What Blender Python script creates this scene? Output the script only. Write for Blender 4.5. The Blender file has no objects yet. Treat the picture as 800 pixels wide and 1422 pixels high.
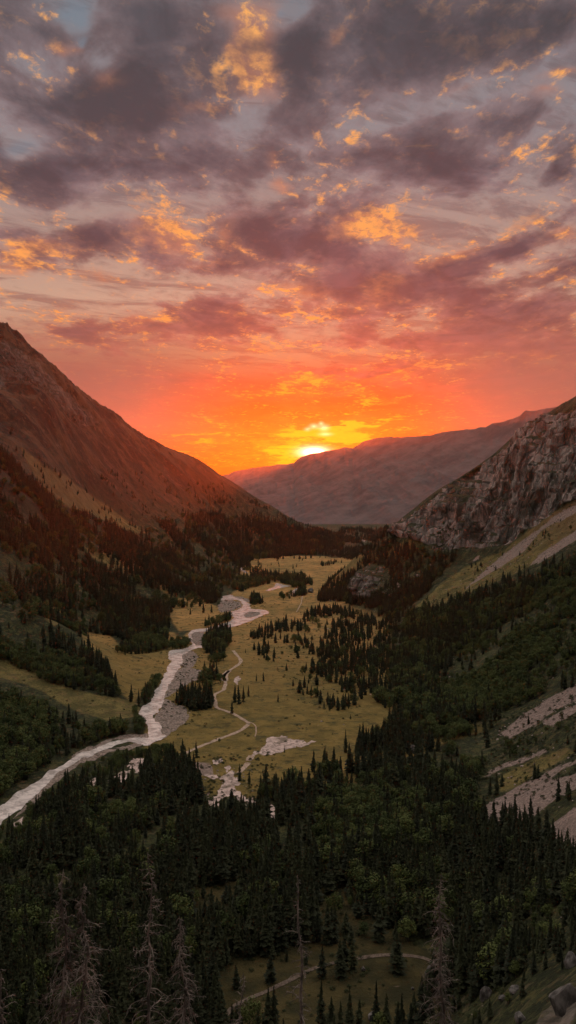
HAZE, HAZEC, HAZEG, SUNE = 1.3e-5, (.95, .76, .70, 1), .79, 3.9
import bpy, math, random
import numpy as np
from mathutils import Vector, Matrix, geometry

random.seed(7)
RNG = np.random.default_rng(11)
sc = bpy.context.scene
COL = sc.collection

# ------------------------------------------------------------------ camera
FPX, CU, CV, HV, H = 1231.0, 400.0, 711.0, 650.0, 220.0
PITCH = math.atan((CV - HV) / FPX)
cp, sp = math.cos(PITCH), math.sin(PITCH)
cam_d = bpy.data.cameras.new('camera')
cam = bpy.data.objects.new('camera', cam_d)
COL.objects.link(cam)
cam.location = (0, 0, H)
cam.rotation_euler = (math.pi / 2 - PITCH, 0, 0)
cam_d.sensor_fit = 'VERTICAL'
cam_d.angle = 2 * math.atan(711.0 / FPX)
cam_d.clip_start = 1.0
cam_d.clip_end = 200000
sc.camera = cam


def W(u, v, depth):
    """photo pixel at a distance along the view axis -> point in the valley"""
    a, b = (u - CU) / FPX, (CV - v) / FPX
    return np.array([a * depth, depth * (cp + b * sp), H + depth * (-sp + b * cp)])


def FL(u, v, z=0.0):
    """where the line of sight through a pixel meets the level valley floor"""
    a, b = (u - CU) / FPX, (CV - v) / FPX
    d = (z - H) / (-sp + b * cp)
    return W(u, v, d)


def proj(x, y, z):
    dep = y * cp - (z - H) * sp
    up = y * sp + (z - H) * cp
    dep = np.where(np.abs(dep) < 1e-3, 1e-3, dep)
    return CU + FPX * x / dep, CV - FPX * up / dep, dep


# ------------------------------------------------------------------ numpy noise
def _h(ix, iy, iz, s):
    h = (ix * 374761393 + iy * 668265263 + iz * 2147483647 + s * 974711) & 0xFFFFFFFF
    h = ((h ^ (h >> 13)) * 1274126177) & 0xFFFFFFFF
    h = ((h ^ (h >> 15)) * 2246822519) & 0xFFFFFFFF
    return ((h ^ (h >> 16)) & 0xFFFFFF) / float(0xFFFFFF)


def vnoise(x, y, z=None, s=0):
    x = np.asarray(x, float); y = np.asarray(y, float)
    ix, iy = np.floor(x).astype(np.int64), np.floor(y).astype(np.int64)
    fx, fy = x - ix, y - iy
    fx, fy = fx * fx * fx * (fx * (fx * 6 - 15) + 10), fy * fy * fy * (fy * (fy * 6 - 15) + 10)
    if z is None:
        a = _h(ix, iy, 0, s) * (1 - fx) + _h(ix + 1, iy, 0, s) * fx
        b = _h(ix, iy + 1, 0, s) * (1 - fx) + _h(ix + 1, iy + 1, 0, s) * fx
        return (a * (1 - fy) + b * fy) * 2 - 1
    iz = np.floor(z).astype(np.int64)
    fz = z - iz
    fz = fz * fz * (3 - 2 * fz)
    r = 0
    for dz in (0, 1):
        a = _h(ix, iy, iz + dz, s) * (1 - fx) + _h(ix + 1, iy, iz + dz, s) * fx
        b = _h(ix, iy + 1, iz + dz, s) * (1 - fx) + _h(ix + 1, iy + 1, iz + dz, s) * fx
        r = r + (a * (1 - fy) + b * fy) * (fz if dz else 1 - fz)
    return r * 2 - 1


def fbm(x, y, z=None, o=4, s=0, g=0.5, ridged=False):
    t, a, n = 0, 1.0, 0
    for k in range(o):
        v = vnoise(x * 2 ** k + 17.3 * k, y * 2 ** k - 9.1 * k, None if z is None else z * 2 ** k + 3.7 * k, s + k)
        if ridged:
            v = 1 - 2 * np.abs(v)
        t = t + a * v
        n += a
        a *= g
    return t / n


def sstep(a, b, x):
    t = np.clip((x - a) / (b - a), 0, 1)
    return t * t * (3 - 2 * t)


def in_poly(u, v, poly):
    u = np.asarray(u); v = np.asarray(v)
    inside = np.zeros(u.shape, bool)
    n = len(poly)
    for i in range(n):
        x1, y1 = poly[i]; x2, y2 = poly[(i + 1) % n]
        if y1 == y2:
            continue
        c = ((y1 > v) != (y2 > v)) & (u < (x2 - x1) * (v - y1) / (y2 - y1) + x1)
        inside ^= c
    return inside


def near_line(u, v, pts, w):
    best = np.full(np.shape(u), 1e9)
    for (x1, y1), (x2, y2) in zip(pts[:-1], pts[1:]):
        dx, dy = x2 - x1, y2 - y1
        t = np.clip(((u - x1) * dx + (v - y1) * dy) / (dx * dx + dy * dy), 0, 1)
        best = np.minimum(best, np.hypot(u - x1 - t * dx, v - y1 - t * dy))
    return best < w


# ------------------------------------------------------------------ landforms
class RBF:
    def __init__(self, pts, c=60.0):
        P = np.array(pts, float)
        self.p, self.c = P[:, :2], c
        n = len(P)
        A = np.zeros((n + 3, n + 3))
        d = np.hypot(P[:, None, 0] - P[None, :, 0], P[:, None, 1] - P[None, :, 1])
        A[:n, :n] = np.sqrt(d * d + c * c)
        A[:n, n] = 1; A[:n, n + 1:] = P[:, :2] / 1000.0
        A[n:, :n] = A[:n, n:].T
        s = np.linalg.solve(A, np.r_[P[:, 2], 0, 0, 0])
        self.w, self.a = s[:n], s[n:]

    def __call__(self, x, y):
        r = self.a[0] + self.a[1] * x / 1000 + self.a[2] * y / 1000
        for (px, py), w in zip(self.p, self.w):
            r = r + w * np.sqrt((x - px) ** 2 + (y - py) ** 2 + self.c ** 2)
        return r


def cps(rows):
    return [tuple(W(*r)) for r in rows]


def behind(rows, dd, dz):
    o = []
    for u, v, d in rows:
        p = W(u, v, d)
        k = (d + dd) / d
        o.append((p[0] * k, p[1] * k, p[2] + dz))
    return o


def low(rows, z):
    return [(FL(u, v)[0], FL(u, v)[1], z) for u, v in rows]


crestL = [(474, 744, 2820), (450, 738, 2800), (420, 729, 2770), (395, 717, 2740), (370, 702, 2700), (340, 682, 2650), (310, 663, 2600), (290, 650, 2560),
          (270, 641, 2520), (245, 629, 2480), (220, 614, 2430), (200, 606, 2400), (170, 588, 2340), (140, 570, 2280), (114, 556, 2230), (98, 540, 2180),
          (75, 512, 2120), (50, 499, 2080), (25, 478, 2040), (5, 463, 2000), (-40, 440, 1950), (-100, 400, 1850), (-250, 330, 1700)]
faceL = [(0, 600, 1600), (0, 540, 1790), (0, 700, 1350), (0, 770, 1180), (0, 830, 1060), (0, 880, 960), (0, 930, 880), (0, 990, 770), (60, 560, 1800),
         (60, 640, 1620), (60, 720, 1430), (60, 790, 1230), (70, 868, 1000), (140, 925, 925), (110, 905, 960), (130, 898, 1085),
         (110, 850, 1200), (110, 800, 1330), (130, 740, 1600), (120, 680, 1800), (130, 620, 2000), (200, 840, 1400), (190, 778, 1590), (240, 798, 1600),
         (250, 782, 1800), (200, 740, 1850), (200, 700, 2050), (200, 650, 2250), (280, 800, 1780), (300, 750, 2180), (300, 700, 2450), (350, 765, 2300),
         (400, 745, 2600), (-100, 800, 1000), (-100, 700, 1150), (-100, 600, 1350), (-100, 500, 1600), (-250, 700, 900), (-250, 500, 1200), (-100, 950, 760), (-250, 900, 650),
         (-100, 1060, 600), (-250, 1050, 520), (-400, 800, 600)]
L = RBF(cps(crestL) + cps(faceL) + behind(crestL[::3], 350, -120) + behind(crestL[1::3], 1200, -500)
        + low([(495, 746), (478, 760), (440, 768), (350, 780)], -3) + low([(320, 800), (300, 830), (270, 860), (200, 905)], -3)
        + low([(190, 960), (200, 1000)], -4) + low([(150, 1010), (90, 1040), (0, 1090)], 1.5) + low([(520, 760), (400, 830), (330, 880), (260, 960)], -50)
        + low([(230, 1040), (130, 1080), (0, 1160), (-150, 1300)], -12) + low([(400, 1000), (300, 1100), (100, 1300), (500, 800)], -90) + low([(500, 1300), (800, 1000)], -220), 40)

crestR = [(446, 828, 1540), (470, 802, 1590), (500, 770, 1620), (522, 754, 1640), (540, 740, 1640), (570, 715, 1610), (600, 692, 1570), (640, 667, 1520), (680, 640, 1475), (700, 625, 1450),
          (740, 596, 1400), (765, 578, 1370), (800, 562, 1320), (850, 530, 1260), (920, 480, 1180), (1050, 400, 1050)]
faceR = [(560, 752, 1520), (600, 762, 1440), (640, 762, 1390), (700, 752, 1320), (750, 722, 1250), (800, 694, 1180), (870, 655, 1100), (1000, 600, 950),
         (470, 832, 1470), (520, 830, 1380), (560, 800, 1420), (620, 800, 1300), (600, 850, 1180), (560, 880, 1130), (680, 800, 1200), (740, 770, 1120), (700, 850, 1030),
         (800, 740, 1080), (800, 800, 960), (800, 860, 860), (640, 900, 1000), (700, 920, 860), (800, 940, 730), (700, 1000, 730), (640, 970, 840), (800, 1000, 640),
         (800, 1070, 560), (740, 1060, 620), (760, 1130, 520), (800, 1150, 470), (800, 1250, 385), (760, 1250, 410), (800, 1330, 310), (740, 1350, 320), (700, 1400, 310),
         (780, 1400, 240), (800, 1440, 200), (640, 1410, 342), (1000, 1100, 420), (1000, 900, 620), (1100, 750, 760), (950, 1300, 250), (1200, 1100, 300)]
R = RBF(cps(crestR) + cps(faceR) + behind(crestR[::2], 260, -90) + behind(crestR[1::2], 900, -420)
        + low([(520, 862), (560, 930), (590, 985), (660, 1050), (690, 1150), (720, 1250), (640, 1350), (590, 1420)], 0)
        + low([(436, 832), (470, 850), (500, 900)], -2) + low([(420, 800), (460, 770), (400, 860), (480, 960), (560, 1050), (600, 1150), (560, 1300)], -22)
        + low([(300, 900), (300, 1100), (300, 1400), (100, 1200), (380, 775)], -140), 35)


def smax(a, b, k):
    h = np.clip(0.5 + 0.5 * (a - b) / k, 0, 1)
    return b * (1 - h) + a * h + k * h * (1 - h)


def camhill(x, y):
    r = np.hypot(x * 0.55, y)
    front = 214 - 0.86 * np.sqrt(r * r + 36) + 4
    back_blocker = 212 + 0.75 * (-y) + 0.12 * np.abs(x)  # unseen rise behind the camera, added to block sky light and darken the foreground
    back_blocker = 620 - smax(620 - back_blocker, 0.0, 120)
    t = sstep(30, -30, y)
    side = 214 - 0.5 * np.abs(x)
    return front * (1 - t) + back_blocker * t


def smax(a, b, k):
    h = np.clip(0.5 + 0.5 * (a - b) / k, 0, 1)
    return b * (1 - h) + a * h + k * h * (1 - h)


def moraine(x, y):
    # low wooded rises at the far end of the flats
    n = fbm(x / 260, y / 420, o=3, s=5)
    return sstep(2750, 3150, y) * (6 + 5 * n) - sstep(3300, 5200, y) * 260


def height(x, y, detail=True):
    l, r = L(x, y), R(x, y)
    far = sstep(3400, 4600, np.hypot(x, y))
    if detail:
        al = sstep(2, 80, l) * (1 - far)
        hi2 = sstep(150, 420, l)
        # gullies and ribs that run down the left slope
        q = (x * 0.86 + y * 0.5)
        g = fbm((y * 0.86 - x * 0.5) / 170, q / 900, o=4, s=3, ridged=True)
        l = l + al * ((13 + 16 * hi2) * g + (9 + 10 * hi2) * fbm(x / 90, y / 90, o=6, s=9, g=.58) + hi2 * 7 * fbm(x / 26, y / 26, o=3, s=12, ridged=True))
        ar = sstep(3, 70, r) * (1 - far)
        r = r + ar * (7 * fbm(x / 80, y / 80, o=5, s=21) + 6 * fbm((y + x * 0.3) / 90, x / 400, o=3, s=30, ridged=True))
        r = r + sstep(-4, 10, r) * 1.2 * fbm(x / 25, y / 25, o=3, s=4)
    l = 740 - smax(740 - l, 0.0, 60)
    r = 740 - smax(740 - r, 0.0, 60)
    l = l * (1 - far) - 300 * far
    r = r * (1 - far) - 300 * far
    z = smax(smax(l, 0.0, 9), smax(r, 0.0, 9), 6)
    z = z - smax(-9.0, 0.0, 9)
    c = camhill(x, y)
    z = np.where(c > -40, smax(z, c, 16), z)
    return z + moraine(x, y)


th_in = np.radians(np.arange(-20.5, 20.501, 0.05))
th_out = np.radians(np.r_[np.arange(21.0, 40, 1.0), np.arange(40, 320, 6.0), np.arange(320, 339.2, 1.0)])
TH = np.r_[th_in, th_out]
rr = [4.0]
while rr[-1] < 300: rr.append(rr[-1] + (4 if rr[-1] < 60 else 3))
while rr[-1] < 3150: rr.append(rr[-1] + max(1.5, rr[-1] * 0.0015))
while rr[-1] < 9800: rr.append(rr[-1] * 1.03)
RR = np.array(rr)
GX = np.sin(TH)[None, :] * RR[:, None]
GY = np.cos(TH)[None, :] * RR[:, None]
GZ = height(GX, GY)
NIN = len(th_in)


def ground(x, y):
    """height of the built ground sheet (bilinear in its own grid)"""
    x = np.asarray(x, float); y = np.asarray(y, float)
    r = np.hypot(x, y); t = np.arctan2(x, y)
    ti = np.clip((t - th_in[0]) / (th_in[1] - th_in[0]), 0, NIN - 1.001)
    ri = np.clip(np.interp(r, RR, np.arange(len(RR))), 0, len(RR) - 1.001)
    i, j = ri.astype(int), ti.astype(int)
    a, b = ri - i, ti - j
    return (GZ[i, j] * (1 - b) + GZ[i, j + 1] * b) * (1 - a) + (GZ[i + 1, j] * (1 - b) + GZ[i + 1, j + 1] * b) * a


# running horizon per column, to know what the ground hides
ELEV = (GZ[:, :NIN] - H) / RR[:, None]
HOR = np.maximum.accumulate(np.where(RR[:, None] > 200, ELEV, -9), axis=0)


def visible(x, y, z, slack=0.004):
    r = np.hypot(x, y); t = np.arctan2(x, y)
    j = np.clip(((t - th_in[0]) / (th_in[1] - th_in[0])).round().astype(int), 0, NIN - 1)
    i = np.clip(np.searchsorted(RR, r) - 3, 0, len(RR) - 1)
    return (z - H) / r > HOR[i, j] - slack


def hit(u, v):
    """the first point of the ground that the line of sight through a pixel meets"""
    a, b = (u - CU) / FPX, (CV - v) / FPX
    d = np.array([a, cp + b * sp, -sp + b * cp])
    s = np.arange(150, 5000, 2.0)
    x, y, z = d[0] * s, d[1] * s, H + d[2] * s
    g = ground(x, y)
    k = np.argmax(z < g)
    if not (z < g).any():
        k = len(s) - 1
    return x[k], y[k], float(g[k])


# ------------------------------------------------------------------ traced ground cover
P_gold = [
    [(28, 622), (62, 645), (110, 675), (150, 702), (205, 742), (160, 730), (118, 712), (88, 700), (58, 676)],
    [(108, 760), (140, 763), (200, 783), (240, 808), (252, 836), (236, 832), (214, 808), (178, 797), (150, 785)],
    [(44, 832), (62, 836), (90, 850), (92, 864), (72, 868), (58, 850)],
    [(112, 880), (150, 885), (172, 900), (232, 900), (236, 925), (205, 955), (185, 975), (165, 955), (150, 930), (130, 905)],
    [(232, 845), (248, 830), (280, 828), (300, 843), (307, 855), (290, 870), (250, 878), (238, 868)],
    [(215, 882), (242, 880), (250, 886), (235, 898), (222, 892)],
    [(-60, 905), (0, 915), (50, 932), (100, 955), (150, 966), (188, 972), (194, 992), (150, 1002), (110, 990), (60, 966), (0, 940), (-60, 930)],
    [(560, 856), (600, 822), (640, 792), (700, 762), (760, 720), (830, 680), (830, 730), (770, 765), (720, 792), (660, 822), (600, 846)],
    [(520, 775), (560, 752), (590, 744), (600, 750), (560, 768)],
    [(690, 1085), (720, 1065), (790, 1038), (800, 1045), (725, 1092), (700, 1100)],
    [(340, 780), (400, 771), (470, 772), (520, 772), (500, 790), (470, 810), (430, 828), (400, 830), (380, 806), (345, 792)],
]
P_scree = [
    [(642, 818), (665, 799), (697, 769), (747, 738), (830, 680), (830, 690), (760, 736), (722, 767), (690, 789), (667, 803)],
    [(730, 787), (750, 767), (785, 745), (830, 715), (830, 745), (800, 752), (774, 766), (760, 776)],
    [(688, 1017), (720, 992), (760, 969), (840, 935), (840, 950), (762, 988), (740, 1005), (700, 1027)],
    [(750, 1001), (800, 972), (850, 950), (850, 968), (800, 984), (772, 1001), (762, 1010)],
    [(667, 1086), (695, 1066), (725, 1051), (765, 1038), (762, 1045), (720, 1061), (692, 1073)],
    [(668, 1122), (725, 1092), (760, 1074), (850, 1030), (850, 1045), (800, 1060), (766, 1084), (800, 1074), (850, 1060), (850, 1075), (780, 1105), (745, 1132), (720, 1144), (676, 1146)],
    [(762, 1150), (800, 1122), (850, 1110), (850, 1230), (800, 1195), (775, 1170)],
    [(608, 762), (628, 750), (626, 757), (612, 768)], [(655, 782), (668, 770), (665, 778)],
    [(270, 1062), (262, 1078), (300, 1078), (292, 1062)],
]
P_rock = [
    [(545, 742), (570, 715), (600, 690), (640, 664), (680, 637), (700, 622), (740, 592), (765, 575), (830, 560), (900, 560), (900, 660), (800, 694), (750, 725), (705, 752), (650, 764), (600, 764), (575, 745)],
    [(488, 834), (494, 812), (503, 797), (517, 787), (536, 787), (541, 803), (533, 818), (520, 832), (500, 838)],
    [(575, 805), (585, 795), (592, 802), (582, 812)], [(596, 786), (604, 777), (608, 782), (600, 792)], [(535, 826), (560, 806), (566, 808), (545, 830)],
    [(0, 470), (20, 470), (50, 498), (98, 540), (114, 556), (140, 590), (120, 600), (90, 570), (60, 540), (30, 530), (0, 540), (-80, 530), (-80, 400)],
    [(0, 700), (12, 704), (20, 725), (5, 722)], [(770, 1395), (800, 1360), (850, 1340), (850, 1450), (740, 1450), (735, 1422), (755, 1410)],
    [(468, 812), (478, 806), (482, 814), (474, 822)],
]
# ------------------------------------------------------------------ helpers for materials and objects
def tag(o, label=None, cat=None, group=None, kind=None):
    if label: o['label'] = label
    if cat: o['category'] = cat
    if group: o['group'] = group
    if kind: o['kind'] = kind
    return o


def mat(name):
    m = bpy.data.materials.new(name)
    m.use_nodes = True
    nt = m.node_tree
    b = nt.nodes['Principled BSDF']
    b.inputs['Specular IOR Level'].default_value = 0.2
    return m, nt, b


def nd(nt, kind, **kw):
    n = nt.nodes.new(kind)
    for k, v in kw.items():
        if k.startswith('i_'):
            n.inputs[k[2:].replace('_', ' ')].default_value = v
        else:
            setattr(n, k, v)
    return n


def mixc(nt, fac, a, b):
    n = nt.nodes.new('ShaderNodeMix'); n.data_type = 'RGBA'
    for idx, s in ((0, fac), (6, a), (7, b)):
        if isinstance(s, bpy.types.NodeSocket): nt.links.new(s, n.inputs[idx])
        else: n.inputs[idx].default_value = s if idx == 0 else (*s, 1) if len(s) == 3 else s
    return n.outputs[2]


def mth(nt, op, a, b=0.0, c=None, clamp=False):
    n = nt.nodes.new('ShaderNodeMath'); n.operation = op; n.use_clamp = clamp
    for i, s in enumerate((a, b, c)):
        if s is None: continue
        if isinstance(s, bpy.types.NodeSocket): nt.links.new(s, n.inputs[i])
        else: n.inputs[i].default_value = s
    return n.outputs[0]


def rng(nt, s, a, b, lo=0.0, hi=1.0):
    n = nt.nodes.new('ShaderNodeMapRange'); n.interpolation_type = 'SMOOTHSTEP'
    nt.links.new(s, n.inputs[0])
    for i, v in zip((1, 2, 3, 4), (a, b, lo, hi)): n.inputs[i].default_value = v
    return n.outputs[0]


def noise(nt, vec, scale, detail=4, rough=0.55, dist=0.0):
    n = nd(nt, 'ShaderNodeTexNoise', i_Scale=scale, i_Detail=detail, i_Roughness=rough, i_Distortion=dist)
    if vec is not None: nt.links.new(vec, n.inputs['Vector'])
    return n.outputs[0]


def mesh_obj(name, V, F, m=None, parent=None, smooth=True, mats=None, mi=None):
    me = bpy.data.meshes.new(name)
    V = np.asarray(V, np.float32)
    if isinstance(F, np.ndarray):
        nf, k = F.shape
        me.vertices.add(len(V)); me.vertices.foreach_set('co', V.ravel())
        me.loops.add(nf * k); me.loops.foreach_set('vertex_index', F.ravel().astype(np.int32))
        me.polygons.add(nf); me.polygons.foreach_set('loop_start', np.arange(0, nf * k, k, dtype=np.int32))
        me.polygons.foreach_set('loop_total', np.full(nf, k, np.int32))
        me.update(calc_edges=True)
    else:
        me.from_pydata([tuple(map(float, v)) for v in V], [], F)
    if smooth:
        me.polygons.foreach_set('use_smooth', np.ones(len(me.polygons), bool))
    for mm in (mats or ([m] if m else [])): me.materials.append(mm)
    if mi is not None: me.polygons.foreach_set('material_index', np.asarray(mi, np.int32))
    o = bpy.data.objects.new(name, me)
    COL.objects.link(o)
    if parent is not None: o.parent = parent
    return o


# ------------------------------------------------------------------ ground cover weights
U, V_, DEP = proj(GX, GY, GZ)
wob = 9 * fbm(GX / 60, GY / 60, o=4, s=50)
Ud = U + wob * np.clip(900 / np.maximum(DEP, 300), .4, 2) * 0.8
Vd = V_ + 6.0 * fbm(GX / 60, GY / 80, o=5, s=55)
rel = RR[:, None] > 150
A_gold = np.zeros(GX.shape); A_scree = np.zeros(GX.shape); A_rock = np.zeros(GX.shape)
front = (DEP > 60) & (np.abs(U - 400) < 560)
A_ol = np.zeros(GX.shape)
for q_, p in enumerate(P_gold): (A_gold if q_ in (3, 4, 5, 10) else A_ol)[front & in_poly(Ud, Vd, p)] = 1
for p in P_scree: A_scree[front & in_poly(Ud, Vd, p)] = 1
for p in P_rock: A_rock[front & in_poly(Ud, Vd, p)] = 1
lev = (1 - sstep(1.0, 9.0, GZ)) * sstep(200, 300, GY) * (1 - sstep(2700, 3000, RR[:, None] + 0 * GX))
Flt = lev * (in_poly(Ud, Vd, [(199, 1050), (235, 900), (285, 860), (330, 820), (340, 775), (560, 770), (560, 860), (700, 1000), (560, 1060), (440, 1110), (250, 1100)]))
A_gold = np.maximum(A_gold, Flt)
floor_open = [(270, 1225), (335, 1215), (335, 1300), (265, 1300)], [(300, 1330), (420, 1300), (560, 1300), (620, 1330), (640, 1430), (300, 1430)], [(430, 1225), (490, 1225), (560, 1300), (430, 1310)]
A_open = np.zeros(GX.shape)
for p in floor_open: A_open[front & in_poly(Ud, Vd, p)] = 1
# surface steepness of the bare ground
gr = np.gradient(GZ, axis=0) / np.gradient(RR)[:, None]
gt = np.gradient(GZ, axis=1) / (np.gradient(TH)[None, :] * RR[:, None] + 1e-6)
slope = np.hypot(gr, gt)


def blur(a, n=1):
    for _ in range(n):
        b = a.copy(); b[1:-1, 1:-1] = (a[1:-1, 1:-1] * 2 + a[:-2, 1:-1] + a[2:, 1:-1] + a[1:-1, :-2] + a[1:-1, 2:]) / 6
        a = b
    return a


# crags: push the rock faces in and out along the slope
DX = np.zeros_like(GX); DZ = np.zeros_like(GX); DY = np.zeros_like(GX)
rk = blur(A_rock, 6) * rel
m_ = rk > 0.01
X, Y, Z = GX[m_], GY[m_], GZ[m_]
nearR = (X > 60)
s1 = fbm((X * 0.3 - Y * 0.95) / 42, (X * .95 + Y * .3) / 90, Z / 110, o=4, s=70, ridged=True)
s2 = fbm((X * 0.8 - Y * 0.6) / 60, (X * .6 + Y * .8) / 80, Z / 90, o=3, s=77)
s3 = fbm(X / 9, Y / 9, Z / 6, o=3, s=81)
st = np.floor((Z + 6 * s2) / 13) * 13 - Z
amp = np.where(nearR, 1.0, 1.0) * rk[m_]
amp = np.where(np.hypot(X, Y) < 500, 0.35 * amp, amp)
push = amp * (22 * s1 + 26 * s2 + 3.2 * s3 - 3)
DX[m_] = -0.75 * push; DY[m_] = -0.5 * push; DZ[m_] = 0.25 * push + amp * 0.35 * st
VX, VY, VZ = GX + DX, GY + DY, GZ + DZ
crag = np.zeros_like(GX); crag[m_] = s1 * .5 + s2 * .5

nr, nt_ = GX.shape
verts = np.stack([VX, VY, VZ], -1).reshape(-1, 3)
i = np.arange(nr - 1)[:, None]; j = np.arange(nt_)[None, :]
j2 = (j + 1) % nt_
F = np.stack([i * nt_ + j, i * nt_ + j2, (i + 1) * nt_ + j2, (i + 1) * nt_ + j], -1).reshape(-1, 4)[:, ::-1]
terrain = mesh_obj('ground', verts, F)
tag(terrain, kind='structure')
me = terrain.data


def attr(me, name, a):
    at = me.attributes.new(name, 'FLOAT', 'POINT')
    at.data.foreach_set('value', np.asarray(a, np.float32).ravel())


attr(me, 'gold', blur(A_gold, 5)); attr(me, 'olive', blur(A_ol, 2)); attr(me, 'scree', blur(A_scree, 9)); attr(me, 'rock', rk * np.where((GX < -20) & (RR[:, None] > 900), .45, np.where(RR[:, None] < 420, .5, 1))); attr(me, 'open', blur(A_open, 3))
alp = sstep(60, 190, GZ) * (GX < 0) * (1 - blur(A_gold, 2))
attr(me, 'alpine', alp)

m, nt, b = mat('ground')
geo = nd(nt, 'ShaderNodeNewGeometry'); pos = geo.outputs['Position']


def at(nt, name):
    return nd(nt, 'ShaderNodeAttribute', attribute_name=name).outputs['Fac']


nL = noise(nt, pos, 0.012, 5); nM = noise(nt, pos, 0.06, 6, .6); nS = noise(nt, pos, 0.5, 5, .65); nT = noise(nt, pos, 2.2, 3, .6)
nP = noise(nt, pos, 0.11, 6, .62, 0.6)
sy_ = nd(nt, 'ShaderNodeSeparateXYZ'); nt.links.new(pos, sy_.inputs[0]); pos_y = sy_.outputs['Y']
floorc = mixc(nt, rng(nt, nM, .35, .7), (.024, .030, .012), (.070, .075, .026))
floorc = mixc(nt, rng(nt, nS, .42, .6, 0, .8), floorc, (.014, .016, .008))
floorc = mixc(nt, rng(nt, noise(nt, pos, .16, 5, .7), .52, .64, 0, .7), floorc, (.11, .095, .035))
floorc = mixc(nt, rng(nt, nP, .56, .66, 0, .7), floorc, (.13, .10, .055))
openc = mixc(nt, rng(nt, nM, .35, .65), (.030, .028, .010), (.075, .058, .020))
goldc = mixc(nt, rng(nt, nL, .38, .62), (.36, .208, .064), (.50, .275, .092))
goldc = mixc(nt, rng(nt, nM, .42, .66, 0, .75), goldc, (.25, .165, .055))
goldc = mixc(nt, rng(nt, noise(nt, pos, .009, 5, .6, 1.0), .46, .62, 0, .65), goldc, (.19, .14, .045))
near_green = rng(nt, pos_y, 1350, 750, 0, .92)
goldc = mixc(nt, near_green, goldc, mixc(nt, rng(nt, nM, .38, .64), (.13, .100, .027), (.235, .163, .046)))
goldc = mixc(nt, rng(nt, nP, .555, .64, 0, .8), goldc, (.065, .060, .022))
mpw = nd(nt, 'ShaderNodeMapping'); mpw.inputs['Scale'].default_value = (.5, 1.3, 1); mpw.inputs['Rotation'].default_value = (0, 0, .35); nt.links.new(pos, mpw.inputs[0])
goldc = mixc(nt, rng(nt, noise(nt, mpw.outputs[0], .035, 7, .7, .8), .54, .64, 0, .55), goldc, (.10, .085, .03))
goldc = mixc(nt, rng(nt, noise(nt, mpw.outputs[0], .3, 5, .7), .60, .70, 0, .6), goldc, (.42, .30, .16))
goldc = mixc(nt, rng(nt, noise(nt, mpw.outputs[0], .13, 6, .72, .4), .585, .63, 0, .8), goldc, (.045, .042, .016))  # dark streaks painted in for tussocks and the shadows in hollows
sepz = nd(nt, 'ShaderNodeSeparateXYZ'); nt.links.new(pos, sepz.inputs[0])
mpa = nd(nt, 'ShaderNodeMapping'); mpa.inputs['Rotation'].default_value = (0, 0, -.52); mpa.inputs['Scale'].default_value = (.3, 1.6, 1); nt.links.new(pos, mpa.inputs[0])
alpc = mixc(nt, rng(nt, noise(nt, mpa.outputs[0], .010, 10, .74), .45, .57), (.030, .020, .014), (.105, .060, .033))
alpc = mixc(nt, rng(nt, nP, .55, .68, 0, .7), alpc, (.15, .095, .068))
mpc = nd(nt, 'ShaderNodeMapping'); mpc.inputs['Rotation'].default_value = (0, 0, -.52); mpc.inputs['Scale'].default_value = (.16, 1.5, 1); nt.links.new(pos, mpc.inputs[0])
alpc = mixc(nt, rng(nt, noise(nt, mpc.outputs[0], .022, 6, .7, .5), .60, .67, 0, .6), alpc, (.17, .12, .09))
alpc = mixc(nt, rng(nt, noise(nt, pos, .016, 9, .74), .49, .58, 0, .8), alpc, (.026, .022, .014))
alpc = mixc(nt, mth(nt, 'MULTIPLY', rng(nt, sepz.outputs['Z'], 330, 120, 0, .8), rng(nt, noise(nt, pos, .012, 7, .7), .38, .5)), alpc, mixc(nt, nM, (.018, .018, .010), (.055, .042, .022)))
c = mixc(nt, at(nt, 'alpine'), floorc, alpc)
c = mixc(nt, at(nt, 'open'), c, openc)
olc = mixc(nt, rng(nt, nM, .4, .62), (.10, .085, .026), (.20, .155, .050))
olc = mixc(nt, rng(nt, nS, .48, .62, 0, .6), olc, (.03, .03, .013))
olc = mixc(nt, rng(nt, nP, .5, .66, 0, .7), olc, (.19, .125, .055))
olc = mixc(nt, rng(nt, sepz.outputs['Z'], 90, 180, 0, .8), olc, mixc(nt, nM, (.10, .055, .022), (.24, .13, .06)))
c = mixc(nt, at(nt, 'olive'), c, olc)
c = mixc(nt, at(nt, 'gold'), c, goldc)
# higher up the meadows are greener and thinner
upg = rng(nt, sepz.outputs['Z'], 3, 40, 0, .72)
grn = mixc(nt, rng(nt, nM, .4, .62), (.105, .095, .032), (.20, .15, .055))
c = mixc(nt, mth(nt, 'MULTIPLY', upg, at(nt, 'gold')), c, grn)
brk = rng(nt, nS, .35, .6)
mps = nd(nt, 'ShaderNodeMapping'); mps.inputs['Rotation'].default_value = (0, 0, .35); mps.inputs['Scale'].default_value = (.35, 1.6, 1); nt.links.new(pos, mps.inputs[0])
strk = noise(nt, mps.outputs[0], .10, 7, .7)
srcf = mth(nt, 'MULTIPLY', rng(nt, mth(nt, 'ADD', at(nt, 'scree'), mth(nt, 'MULTIPLY', mth(nt, 'SUBTRACT', strk, .5), 2.6)), .42, .66), .92)
scrc = mixc(nt, brk, (.12, .09, .075), (.40, .29, .25))
scrc = mixc(nt, rng(nt, strk, .35, .7), scrc, (.25, .185, .155))
c = mixc(nt, srcf, c, scrc)
vor = nd(nt, 'ShaderNodeTexVoronoi', feature='DISTANCE_TO_EDGE', i_Scale=0.05)
mp = nd(nt, 'ShaderNodeMapping'); mp.inputs['Scale'].default_value = (1.4, 1.4, .7); mp.inputs['Rotation'].default_value = (.3, .2, .5)
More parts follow.
